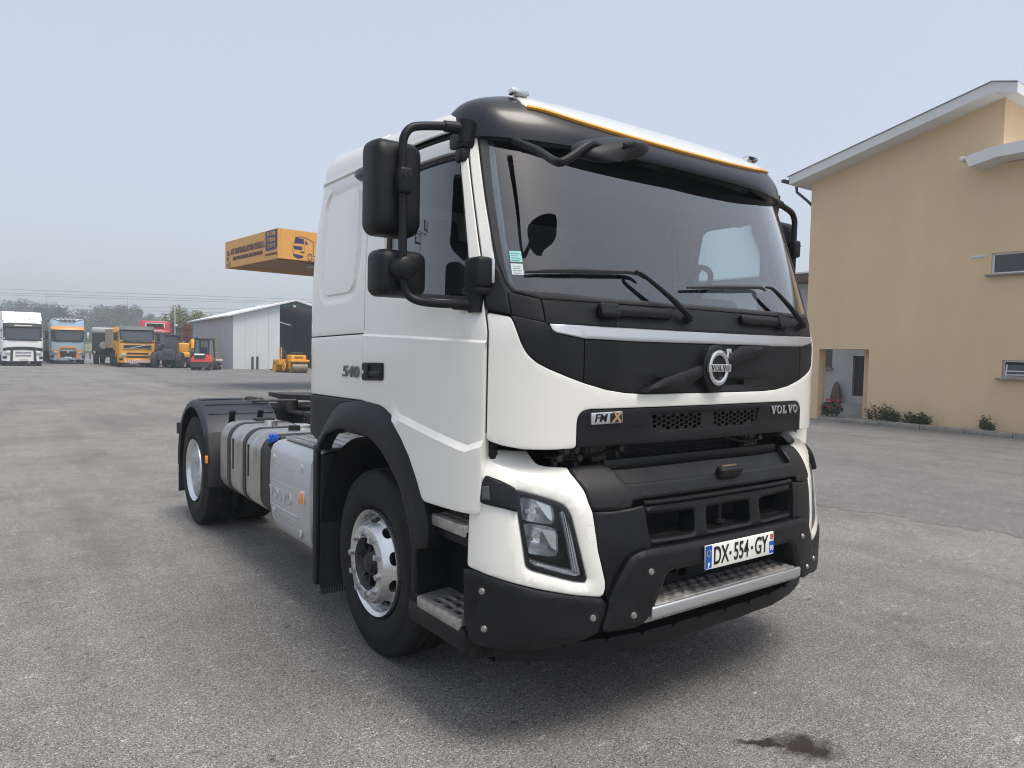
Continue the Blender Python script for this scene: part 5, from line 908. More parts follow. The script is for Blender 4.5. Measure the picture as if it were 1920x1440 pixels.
for x in(-.62,.62):
    st=T('seat',MB().rbox((x,1.42,1.72),(.52,.52,.18),.06,3),FABRIC)
    T('seat_back',MB().rbox((x,1.70,2.06),(.50,.16,.66),.07,3,rx=R(-10)),FABRIC,st); T('headrest',MB().rbox((x,1.77,2.43),(.28,.11,.17),.05,3,rx=R(-8)),FABRIC,st)
    T('seat_base',MB().rbox((x,1.42,1.48),(.34,.40,.32),.03),DKIN,st)
# ---- side mirrors
def pillow(c,w,h,d,r,prof,tilt=0):
    return [[(c[0]+a*k,c[1]+dy*d,c[2]+b*k+tilt*dy*d) for a,b in rrect(w,h,r,6)] for dy,k in prof]
HOUS=[(0,.30),(.02,.62),(.06,.80),(.16,.92),(.35,.985),(.6,1),(.92,1),(1,.97)]
def mirror_set(sg):
    mm=(lambda q:q) if sg<0 else (lambda q:q.mirror_x())
    arm=MB().tube([(-1.155,.635,2.685),(-1.21,.64,2.685),(-1.33,.655,2.668),(-1.40,.66,2.648),(-1.434,.662,2.605),(-1.439,.664,2.54),(-1.437,.664,2.3),(-1.432,.664,2.06),(-1.428,.66,1.99),(-1.412,.65,1.94),(-1.375,.625,1.915),(-1.31,.57,1.905),(-1.195,.455,1.90)],.0185,12,smooth=5)
    a=T('side_mirror',mm(arm),BLACK)
    hx,hz=-1.432,2.402
    T('mirror_housing',mm(MB().loft(pillow((hx,.690,hz),.228,.408,.145,.045,HOUS))),BLACK,a)
    T('mirror_pane',mm(MB().loft([[(hx+x,.8355,hz+z) for x,z in rrect(.195,.375,.03)]],False,True)),CHROME,a)
    T('clamp',mm(MB().rbox((-1.436,.660,2.418),(.064,.066,.11),.014,3)),BLACK,a)
    for dx in(-.014,.016): T('screw',mm(MB().cyl((-1.436+dx,.622,2.437),(-1.436+dx,.627,2.437),.006,8)),DARK,a)
    wx,wz=-1.405,2.037
    T('wide_housing',mm(MB().loft(pillow((wx,.690,wz),.235,.203,.135,.04,HOUS))),BLACK,a)
    T('wide_pane',mm(MB().loft([[(wx+x,.8265,wz+z) for x,z in rrect(.20,.17,.03)]],False,True)),CHROME,a)
    T('joint',mm(MB().lathe([(.613,.001),(.615,.035),(.623,.046),(.64,.05),(.68,.053),(.70,.055),(.705,.078),(.712,.08)],28,'Y',(-1.430,0,2.052))),BLACK,a)
    T('upper_bracket',mm(MB().cyl((-1.15,.625,2.72),(-1.15,.635,2.625),.036,20).rbox((-1.145,.665,2.635),(.07,.12,.075),.015).rbox((-1.15,.645,2.57),(.055,.06,.06),.010)),BLACK,a)
    T('arm_socket',mm(MB().tube([(-1.155,.635,2.685),(-1.25,.645,2.681)],[.028,.024],14)),BLACK,a)
    if sg<0: T('lower_bracket',mm(MB().rbox((-1.190,.445,2.035),(.080,.115,.13),.018,3).cyl((-1.195,.455,1.868),(-1.195,.455,1.96),.034,20).rbox((-1.18,.46,1.96),(.095,.13,.04),.016)),BLACK,a)
    T('lower_socket',mm(MB().tube([(-1.195,.455,1.90),(-1.265,.525,1.903)],[.027,.023],14)),BLACK,a)
    if sg<0: T('hinge_plate',mm(MB().rbox((-1.160,.385,2.04),(.014,.018,.10),.004)),ALU,a)
    T('blinker',mm(MB().loft([[(-1.190-.075*k,1.50+u,2.635+.12*u+v) for u,v in [(.15*math.cos(t)*k2-.02,.045*math.sin(t)*k2) for t in np.linspace(0,2*PI,20,endpoint=False)]] for k,k2 in((0,1),(.5,.92),(.8,.7),(.95,.45),(1,.15))])),CHAR,a)
mirror_set(-1); mirror_set(1)
fm=T('front_mirror',MB().loft([[(-.825+a*k,.0+dy*.09+.02*a,2.515+b*k+.24*a+(.03*dy)) for a,b in [(.178*math.copysign(abs(math.cos(t))**.8,math.cos(t)),.044*math.copysign(abs(math.sin(t))**.8,math.sin(t))) for t in np.linspace(0,2*PI,36,endpoint=False)]] for dy,k in((-.5,.25),(-.4,.6),(-.2,.87),(.1,1),(.9,1),(1.1,.96))]),BLACK)
T('arm',MB().tube([(-1.0,.47,2.625),(-1.04,.25,2.53),(-1.11,.05,2.435),(-1.09,.01,2.435),(-1.0,.0,2.50),(-.96,.0,2.515),(-.90,.0,2.505)],.0165,10,smooth=5),BLACK,fm)
T('mirror_recess',MB().rbox((-.81,-.047,2.535),(.075,.012,.018),.006,ry=R(-13)),DARK,fm)
# ---- bumper
def hole_led(k): return k
bwl,bwr=both('bumper_corner',panel(B,fillet(P['bwhite'],.02),holes=[fillet(P['hl'],.014)],thick=.04,grid=.03,bevel=.004,hole_thick=.03,lines=[[p for p in l+[l[0]]] for l in(inset(dens(fillet(P['hl'],.014),.03),-.035),)],
    dfun=lambda s,z:-.014*np.clip(1-segdist(np.stack([-np.abs(s),z],1),P['hl'])/.035,0,1)),WHITE)
for q_,mm in((bwl,lambda q:q),(bwr,lambda q:q.mirror_x())):
    h=T('headlight',mm(panel(B,fillet(P['hl'],.014),thick=.0,off=-.13,grid=.05,bevel=0)),M('lamp_black',(.015,.015,.017),.35))
    T('surround',mm(panel(B,fillet(P['hl'],.014),holes=[fillet(shrink(P['hl'],.022),.012)],thick=.11,off=-.014,grid=.05,bevel=.002)),DARK,h)
    T('lens',mm(panel(B,fillet(P['hl'],.014),thick=0,off=-.010,grid=.06,bevel=0)),LENS,h,fixn=False)
    led=[(-1.108,.845),(-1.05,.828),(-.912,.792),(-.96,1.045),(-.945,1.05),(-.932,1.03),(-.876,.772),(-.90,.768),(-1.085,.812),(-1.11,.823)]
    T('light_strip',mm(panel(B,led,thick=.03,off=-.028,grid=.03,bevel=.002)),M('led_white',(.86,.87,.88),.2,metal=.15,var=.08,vs=80),h)
    for tz in(0,1,2): T('strip_rib',mm(MB().tube([on_surf(B,-1.10+.004*tz,.838-.008*tz,-.024)[0],on_surf(B,-.905+.012*tz,.788-.006*tz,-.024)[0],on_surf(B,-.952+.010*tz,1.04-.006*tz,-.024)[0]],.0022,5)),CHROME,h)
    for ctr,w_,h_ in(((-1.075,1.048),.165,.10),((-1.060,.925),.165,.125)):
        # faceted parabolic bowls
        rg=[]
        for kk,dp in((1,-.030),(.95,-.045),(.7,-.085),(.4,-.105),(.14,-.112)):
            ring=[]
            for i in range(16):
                t=2*PI*i/16; a_=max(-1,min(1,1.25*math.cos(t)))*w_/2*kk-(1-kk)*.03; b_=max(-1,min(1,1.25*math.sin(t)))*h_/2*kk
                ring.append(on_surf(B,ctr[0]+a_,ctr[1]+b_-a_*.16,dp)[0])
            rg.append(ring)
        T('reflector',mm(MB().loft(rg,False,True)),M('reflector_silver',(.86,.87,.88),.22,metal=.65),h,sharp=12)
        T('facet',mm(panel(B,[(ctr[0]+.01,ctr[1]+.045),(ctr[0]+.075,ctr[1]+.035),(ctr[0]+.082,ctr[1]-.05),(ctr[0]+.055,ctr[1]-.035)],thick=.01,off=-.042,grid=.1,bevel=.001)),ALU,h)
        pb,nb_,_,_=on_surf(B,ctr[0]-.035,ctr[1],-.105); T('bulb',mm(MB().cyl(pb,pb+nb_*.05,.012,12,.009)),LENS if 0 else M('bulb_grey',(.35,.35,.36),.2,metal=.5),h)
    s_=T('turn_signal',mm(panel(B,fillet(P['sig'],.014),thick=.03,off=.016,grid=.03,bevel=.006)),BLACK)
    T('signal_lens',mm(panel(B,fillet([(-1.300,1.138),(-1.268,1.142),(-1.268,1.086),(-1.303,1.084)],.006),thick=.01,off=.0185,grid=.03,bevel=.002)),M('smoked_lens',(.035,.035,.035),.1,coat=1),s_)
    c_=T('bumper_end',mm(panel(B,fillet(P['bcorner'],.012),thick=.05,off=.012,grid=.04,bevel=.010)),BLACK)
    pt,nt_,_,_=on_surf(B,-1.354,.66,.013); T('tow_hole',mm(MB().cyl(pt,pt+nt_*.002,.026,20)),M('void_black',(.004,.004,.004),.9),c_)
    for (s,z,of) in((-1.301,.707,.012),(-1.288,.55,.012),(-.832,.597,.012)):
        T('bolt',mm(rbolt(B,s,z,of+.001,.0145)),M('bolt_grey',(.36,.35,.34),.45,metal=.7),c_); 
        pt,nt_,_,_=on_surf(B,s,z,of); T('bolt_recess',mm(MB().cyl(pt,pt+nt_*.0012,.026,20)),DARK,c_)
    T('bumper_side',mm(panel(B,fillet(P['lowside'],.006),thick=.04,off=.0,grid=.04,bevel=.005)),BLACK)
    T('hatch_line',mm(MB().tube([on_surf(B,s,z,-.0015)[0] for s,z in((-.824,.982),(-.855,.981),(-.862,.972),(-.85,.918),(-.84,.91),(-.818,.911))],.0018,5)),M('gap_grey',(.25,.25,.24),.7),q_)
br=T('bumper_bar',panel(B,fillet(sym(P['bar']),.03,5),thick=.07,off=.030,grid=.04,bevel=.012),BLACK)
for sg in(-1,1):
    for s,z in((.649,.595),(.569,.773)):
        T('bolt',rbolt(B,sg*s,z,.031,.0145),M('bolt_grey',(.36,.35,.34),.45,metal=.7),br); pt,nt_,_,_=on_surf(B,sg*s,z,.030); T('bolt_recess',MB().cyl(pt,pt+nt_*.0012,.026,20),DARK,br)
sh=T('bumper_shelf',panel(B,fillet(sym(P['shelf']),.008),thick=.05,off=.004,grid=.035,bevel=.006),BLACK)
T('shelf_tray',panel(B,sym(P['tray']),thick=0,off=-.03,grid=.06,bevel=0),BLACK,sh)
T('shelf_back',MB().rbox((0,.235,1.205),(1.30,.03,.05),.008),BLACK,sh)
p_,n_,_,_=on_surf(B,.0,1.146,.0)
gh=T('shelf_handle',MB().rbox((.02,.055,1.152),(.16,.05,.055),.016,3,rx=R(25)),BLACK,sh)
T('handle_stripe',MB().rbox((.02,.052,1.180),(.11,.012,.005),.002,rx=R(40)),M('faded_amber',(.10,.06,.02),.5),gh if 0 else sh)
gf=T('lower_grille',panel(B,sym(P['gframe']),holes=[fillet(P['open1'],.012),fillet(flip(P['open1']),.012),fillet(sym(P['open2']),.012)],thick=.05,off=-.012,grid=.05,bevel=.008,hole_thick=.10),BLACK)
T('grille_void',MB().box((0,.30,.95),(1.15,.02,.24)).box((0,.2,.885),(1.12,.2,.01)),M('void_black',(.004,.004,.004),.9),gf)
T('tow_pin',MB().cyl((0.01,.10,.895),(.01,.10,1.01),.014,14).cyl((.01,.10,.897),(.01,.10,.915),.03,18),DARK,gf)
T('grille_lip',MB().tube([B(np.array([s]),np.array([1.052]))[0]+np.array([0,.012,.004]) for s in np.linspace(-.56,.56,12)],.010,8),BLACK,gf)
# plate
pl=T('number_plate',MB().rbox((0,-.040,.793),(.52,.008,.112),.004,rx=R(-2)),M('plate_white',(.80,.80,.74),.45,var=.03,vs=12))
tm=lambda x,z:frame_mtx((x,-.0455,z),(1,0,0),(0,0,1))
T('plate_band',MB().box((-.238,-.0447,.793),(.042,.002,.108)),M('plate_blue',(.01,.09,.42),.4),pl); T('plate_band',MB().box((.240,-.0447,.772),(.036,.002,.062)),M('plate_blue',(.01,.09,.42),.4),pl)
INK=M('plate_ink',(.012,.012,.014),.5)
for tx_,x_ in(('DX',-.150),('554',.0),('GY',.156)): text('letters',tx_,.116,INK,pl,tm(x_,.791),.0006,bold=.0018,sx=.66,space=1.0)
for x_ in(-.082,.083): T('dash',MB().box((x_,-.0455,.793),(.014,.0016,.014)),INK,pl)
WT=M('white_ink',(.8,.8,.8),.5); text('letter','F',.03,WT,pl,frame_mtx((-.238,-.0462,.757),(1,0,0),(0,0,1)),.0004,bold=.0012)
text('numeral','90',.034,WT,pl,frame_mtx((.240,-.0462,.769),(1,0,0),(0,0,1)),.0004,bold=.0008,sx=.85)
T('stars',(lambda m:[m.cyl((-.238+.014*math.cos(t),-.0458,.812+.014*math.sin(t)),(-.238+.014*math.cos(t),-.0465,.812+.014*math.sin(t)),.0022,5) for t in np.linspace(0,2*PI,12,endpoint=False)] and m)(MB()),M('star_yellow',(.8,.6,.05),.5),pl)
T('region_mark',MB().box((.240,-.0447,.826),(.018,.0025,.026)),M('region_red',(.6,.08,.08),.5),pl)
# step, honeycomb behind, underrun strip
stp=T('bumper_step',MB().rbox((0,.085,.612),(1.06,.16,.020),.006),TREAD)
for r_,y_ in enumerate((.035,.085,.135)):
    for i in range(15):
        x_=-.49+i*.07+(.035 if r_==1 else 0)
        if abs(x_)>.50: continue
        T('tread_cleat',MB().loft([[(x_-.022*k,y_-.008,.622),(x_-.016*k,y_-.004,.622+.006*h_),(x_+.016*k,y_-.004,.622+.006*h_),(x_+.022*k,y_-.008,.622)] if False else [(x_-.024,y_+dy,.6225),(x_-.014,y_+dy,.6225+.008*h_),(x_+.014,y_+dy,.6225+.008*h_),(x_+.024,y_+dy,.6225)] for dy,h_,k in((-.012,.3,1),(0,1,1),(.01,.9,1),(.012,0,1))],True,True),TREAD,stp)
        T('tread_slot',MB().box((x_,y_+.016,.6228),(.034,.008,.0016)),M('void_black',(.004,.004,.004),.9),stp)
T('step_edge',MB().rbox((0,-.002,.590),(1.12,.022,.052),.009,3),SILV,stp)
T('step_under',MB().rbox((0,.10,.556),(1.16,.17,.03),.008),TREAD,stp)
mx_=[]
PL=lambda y:(lambda s,z:np.stack([np.asarray(s,float),np.full_like(np.asarray(s,float),y),np.asarray(z,float)],-1))
hh_=[]
for sx in(-1,1):
    for i in range(5):
        for j in range(2):
            cx=sx*(.16+i*.068); cz=.66+j*.052+(.026 if i%2 else 0)
            hh_.append([(cx+.034*math.cos(t),cz+.024*math.sin(t)) for t in [PI/3*k for k in range(6)]])
T('bumper_mesh',panel(PL(.17),[(-.52,.62),(.52,.62),(.52,.78),(-.52,.78)],holes=hh_,thick=.02,bevel=0,grid=.3,step=.3,centre=(0,2,.7)),DARK)
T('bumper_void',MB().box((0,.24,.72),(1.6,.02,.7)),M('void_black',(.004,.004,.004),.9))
xs=np.linspace(-1.13,1.13,41)
def yst(x): return float(np.interp(abs(x),BT[1],BT[2]))+.10
us=MB().loft([[ (x*1.0,yst(x)+dy,z+(.002*math.sin(x*23)+.0015*math.sin(x*57) if z<.40 else 0)) for x in xs] for dy,z in((.06,.455),(0,.455),(-.004,.42),(0,.385),(.06,.385))],False,False,False)
T('underrun_strip',us,BLACK)

for x in np.linspace(-1.05,1.05,12): T('strip_clip',MB().rbox((x,yst(x)-.004,.448),(.03,.012,.014),.003),BLACK)
# engine bay behind the gap
T('radiator',MB().box((0,.42,1.22),(1.5,.03,.3)),DARK)
fn=MB(); [fn.box((0,.40,1.14+i*.012),(.95,.02,.004)) for i in range(14)]; T('radiator_fins',fn,M('fin_grey',(.05,.05,.052),.5,metal=.5))
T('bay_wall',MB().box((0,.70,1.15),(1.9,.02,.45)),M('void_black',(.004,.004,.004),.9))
RUST=M('grimy_metal',(.11,.10,.09),.6,metal=.5,var=.4,vs=30)
for x,z in((-.66,1.265),(.52,1.27)):
    q=T('coupling',MB().cyl((x,.33,z),(x+.10,.35,z),.026,14).cyl((x-.02,.33,z),(x,.33,z),.018,12).cyl((x-.06,.32,z),(x-.02,.33,z),.006,8),RUST)
for x,z in((-.80,1.27),(-.74,1.272),(-.84,1.24),(-.72,1.235),(.62,1.26),(-.46,1.262)):
    T('fitting',MB().cyl((x,.30,z),(x,.34,z),.016,12).box((x,.34,z-.02),(.02,.02,.05)),RUST)
T('hose',MB().tube([(-.9,.34,1.25),(-.78,.31,1.235),(-.6,.32,1.242),(-.45,.33,1.27)],.008,6,smooth=4),DARK); T('hose',MB().tube([(.35,.34,1.27),(.5,.31,1.24),(.68,.33,1.25)],.007,6,smooth=4),RUST)
for x in(-.55,.58): T('bay_bracket',MB().box((x,.36,1.24),(.05,.04,.12)).box((x-.03,.34,1.22),(.09,.03,.02)),RUST)
both('corner_hose',(lambda m:[m.lathe([(h,.02+.005*(i%2)) for i,h in enumerate(np.linspace(1.24,1.36,14))],14,'Z',(-1.12,.42,0))] and m)(MB()),DARK)
# ---- wheels
def tyre_profile(w,r,bead=.292):
    h=w/2
    return [(-h+.045,bead),(-h+.02,bead+.012),(-h+.008,bead+.03),(-h+.004,bead+.036),(-h+.0,bead+.07),(-h-.004,bead+.11),(-h-.003,bead+.13),(-h+.001,bead+.135),(-h+.004,bead+.16),(-h+.010,r-.045),(-h+.014,r-.030),(-h+.022,r-.014)]
def tyre_mesh(name,w=.315,r=.520,kind='rib'):
    lo=tyre_profile(w,r); n=120 if kind=='rib' else 200
    x0=lo[-1][0]; mid=[]
    if kind=='rib':
        xs=np.linspace(x0,-x0,61)[1:-1]
        for x in xs:
            d=0
            for gx in(-.085,-.03,.03,.085):
                d=max(d,.012*max(0,1-(abs(x-gx)/.0065)**4))
            mid.append((x,r-.014*(abs(x)/abs(x0))**6-d))
        mb=MB().lathe(lo+mid+[(-x,q) for x,q in lo[::-1]],n,'X')
    else:
        xs=np.linspace(x0,-x0,41); rings=[]
        mb=MB(); mb.lathe(lo,n,'X'); mb.lathe([(-x,q) for x,q in lo],n,'X')
        v=[]; nb=34
        for x in xs:
            for i in range(n):
                t=2*PI*i/n; u=t/(2*PI)*nb
                zig=.55*abs(((x/.045)%2)-1)
                g=((u+zig)%1); d=0
                if g<.16: d=.014
                for gx,ph in((-.066,0),(0,.5),(.066,.25)):
                    if abs(x-gx-.006*(1 if (u+ph)%1<.5 else -1))<.006: d=max(d,.011)
                rr=r-.012*(abs(x)/abs(x0))**5-d*(1 if abs(x)<abs(x0) else .0)
                v.append((x,rr*math.cos(t),rr*math.sin(t)))
        k=len(xs); mb.add(v,[(a*n+i,a*n+(i+1)%n,(a+1)*n+(i+1)%n,(a+1)*n+i) for a in range(k-1) for i in range(n)])
    return mesh(name,mb,RUB,40)
TY_F=tyre_mesh('tyre'); TY_R=tyre_mesh('tyre',kind='block')
# front rim: disc with hand holes, x negative = outboard, lip plane at x=0
FP=[(.245,.262),(.05,.262),(.012,.272),(.0,.286),(-.004,.293),(.004,.296),(.02,.296)]
def rimsurf(u,v):       # u angle*0.22, v = distance along the cone from flange edge
    u=np.asarray(u,float); v=np.asarray(v,float); t=u/.22
    r=np.interp(v,[0,.02,.045,.07,.10],[.214,.222,.234,.248,.262]); x=np.interp(v,[0,.02,.045,.07,.10],[-.032,-.020,.003,.028,.048])
    return np.stack([x,r*np.cos(t),r*np.sin(t)],-1)
holes=[[( .22*2*PI*(i+.5)/10+.034*math.cos(a),.056+.024*math.sin(a)) for a in np.linspace(0,2*PI,16,endpoint=False)] for i in range(10)]
L0=.22*2*PI
cone=panel(rimsurf,[(0,0),(L0,0),(L0,.10),(0,.10)],holes=holes,thick=0,grid=.03,bevel=0,centre=(.3,0,0),hole_thick=.022,step=.03)
rim=MB(); rim.lathe(FP,64,'X'); rim.add(cone.v,cone.f)
rim.lathe([(-.032,.214),(-.040,.209),(-.0435,.200),(-.0435,.150),(-.041,.146),(.05,.143)],64,'X')
RIMF=mesh('rim',rim,ALU,30)
hub=MB().lathe([(.0,.144),(.012,.136),(.02,.125),(-.022,.056),(-.034,.050),(-.036,.044),(-.036,.001)],40,'X')
for i in range(8):
    t=2*PI*i/8; hub.box((-.004,.09*math.cos(t),.09*math.sin(t)),(.03,.075,.010),rx=t)
HUBF=mesh('hub',hub,M('hub_black',(.004,.004,.0045),.45),35)
nm=MB().cyl((-.0225,0,0),(-.026,0,0),.0225,18).cyl((-.026,0,0),(-.034,0,0),.018,18,.0175).cyl((-.034,0,0),(-.054,0,0),.0155,6).cyl((-.054,0,0),(-.057,0,0),.012,12)
NUT=mesh('wheel_nut',nm,SILV,30)
def front_wheel(sg):
    w=holder('wheel',truck,(sg*1.137,1.533,.520),PI if sg>0 else 0)
    for n_,m_ in(('rim',RIMF),('hub',HUBF)): o=obj(n_,m_,None,w)
    o=obj('tyre',TY_F,None,w); o.location=(.157,0,0)
    for i in range(10):
        t=2*PI*i/10+.18; o=obj('wheel_nut',NUT,None,w); o.scale=(.75,1.1,1.1); o.location=(-.026,.1675*math.cos(t),.1675*math.sin(t))
    o=obj('brake_drum',MB().lathe([(.08,.01),(.08,.2),(.2,.21)],32,'X'),DARK,w)
front_wheel(-1); front_wheel(1)
rr=MB().lathe([(.02,.296),(.004,.296),(-.004,.293),(0,.286),(.014,.277),(.03,.272),(.035,.266),(.10,.262),(.15,.255),(.175,.235),(.185,.20),(.185,.15),(.10,.14),(.09,.12),(.09,.001)],64,'X')
RIMR=mesh('rim',rr,ALU,40)
nm2=MB().cyl((.185,0,0),(.15,0,0),.016,6); NUTR=mesh('wheel_nut',nm2,ALU,30)
for sg in(-1,1):
    w=holder('wheel',truck,(sg*1.250,5.216,.520),PI if sg>0 else 0)
    obj('rim',RIMR,None,w); o=obj('tyre',TY_R,None,w); o.location=(.157,0,0)
    for i in range(10):
        t=2*PI*i/10; o=obj('wheel_nut',NUTR,None,w); o.location=(0,.1675*math.cos(t),.1675*math.sin(t))
    w=holder('wheel',truck,(sg*.905,5.216,.520),PI if sg>0 else 0)
    o=obj('tyre',TY_R,None,w); o.location=(.157,0,0); o.rotation_euler=(.4,0,0); obj('rim',MB().lathe([(0,.29),(.1,.26),(.2,.26),(.2,.1)],40,'X'),ALU,w)
# ---- chassis
CHAS=M('chassis_black',(.018,.018,.019),.6,var=.35,vs=10)
for sg in(-1,1):
    rl=T('chassis_rail',MB().box((sg*.40,3.6,.93),(.008,5.6,.28)).box((sg*.37,3.6,1.07),(.07,5.6,.008)).box((sg*.37,3.6,.79),(.07,5.6,.008)),CHAS)
    for i in range(26): T('rail_bolt',MB().cyl((sg*.404,3.0+i*.12,1.03),(sg*.418,3.0+i*.12,1.03),.011,6),RUST,rl)
T('cross_member',MB().box((0,3.4,.93),(.78,.12,.22)).box((0,6.3,.93),(.9,.1,.26)),CHAS)
T('rear_axle',MB().cyl((-1.0,5.216,.52),(1.0,5.216,.52),.09,16).lathe([(-.2,.05),(-.16,.16),(0,.22),(.16,.16),(.2,.05)],24,'X',(0,5.216,.52)),CHAS)
T('front_axle',MB().rbox((0,1.533,.46),(1.75,.14,.12),.03),CHAS)
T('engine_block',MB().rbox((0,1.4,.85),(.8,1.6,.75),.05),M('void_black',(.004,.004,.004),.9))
T('gearbox',MB().rbox((0,2.7,.8),(.5,1.2,.5),.1),CHAS)
fw=T('fifth_wheel',MB().loft([[(-.45,5.5,1.235),(-.48,4.95,1.245),(-.3,4.6,1.25),(.3,4.6,1.25),(.48,4.95,1.245),(.45,5.5,1.235),(.09,5.75,1.2),(.06,5.3,1.23),(-.06,5.3,1.23),(-.09,5.75,1.2)],[(-.45,5.5,1.195),(-.48,4.95,1.195),(-.3,4.6,1.20),(.3,4.6,1.20),(.48,4.95,1.195),(.45,5.5,1.195),(.09,5.75,1.16),(.06,5.3,1.19),(-.06,5.3,1.19),(-.09,5.75,1.16)]]),CHAS)
T('mounting',MB().rbox((-.42,5.0,1.12),(.12,.3,.16),.02).rbox((.42,5.0,1.12),(.12,.3,.16),.02).box((0,5.0,1.085),(.95,.9,.02)),CHAS,fw)
T('release_handle',MB().tube([(-.42,4.75,1.20),(-.62,4.9,1.19),(-.76,5.02,1.185)],.012,8).tube([(-.76+.075*math.cos(t)-.07*0,5.04+.04*math.sin(t)+.02,1.185+.03*math.sin(t)) for t in np.linspace(0,2*PI,17)],.009,6,cap=False),RUST,fw)
T('deck_plate',MB().box((0,3.05,1.10),(.95,.9,.02)),CHAS)
for i,(x,y) in enumerate(((-.44,3.9),(-.36,3.95),(-.44,4.2),(-.28,3.7),(-.2,3.9))):
    T('valve',MB().cyl((x,y,1.08),(x,y,1.16+.02*(i%2)),.018,10).cyl((x,y,1.15),(x,y,1.18),.011,8),RUST)
T('mud_bracket',MB().box((-.47,3.6,1.06),(.1,1.2,.04)).rbox((-.42,2.9,1.24),(.22,.6,.10),.02),CHAS)
T('air_line',MB().tube([(-.5,2.42,1.35),(-.55,2.7,1.22),(-.5,3.0,1.15),(-.45,3.4,1.2),(-.4,3.8,1.12)],.016,8,smooth=5),DARK); T('air_line',MB().tube([(-.3,2.42,1.4),(-.32,2.75,1.18),(-.25,3.2,1.14),(-.3,3.9,1.10)],.014,8,smooth=5),DARK)
T('air_line',MB().tube([(-.75,2.95,1.09),(-.62,3.05,1.16),(-.5,3.2,1.13),(-.42,3.35,1.1)],.014,8,smooth=5),DARK)
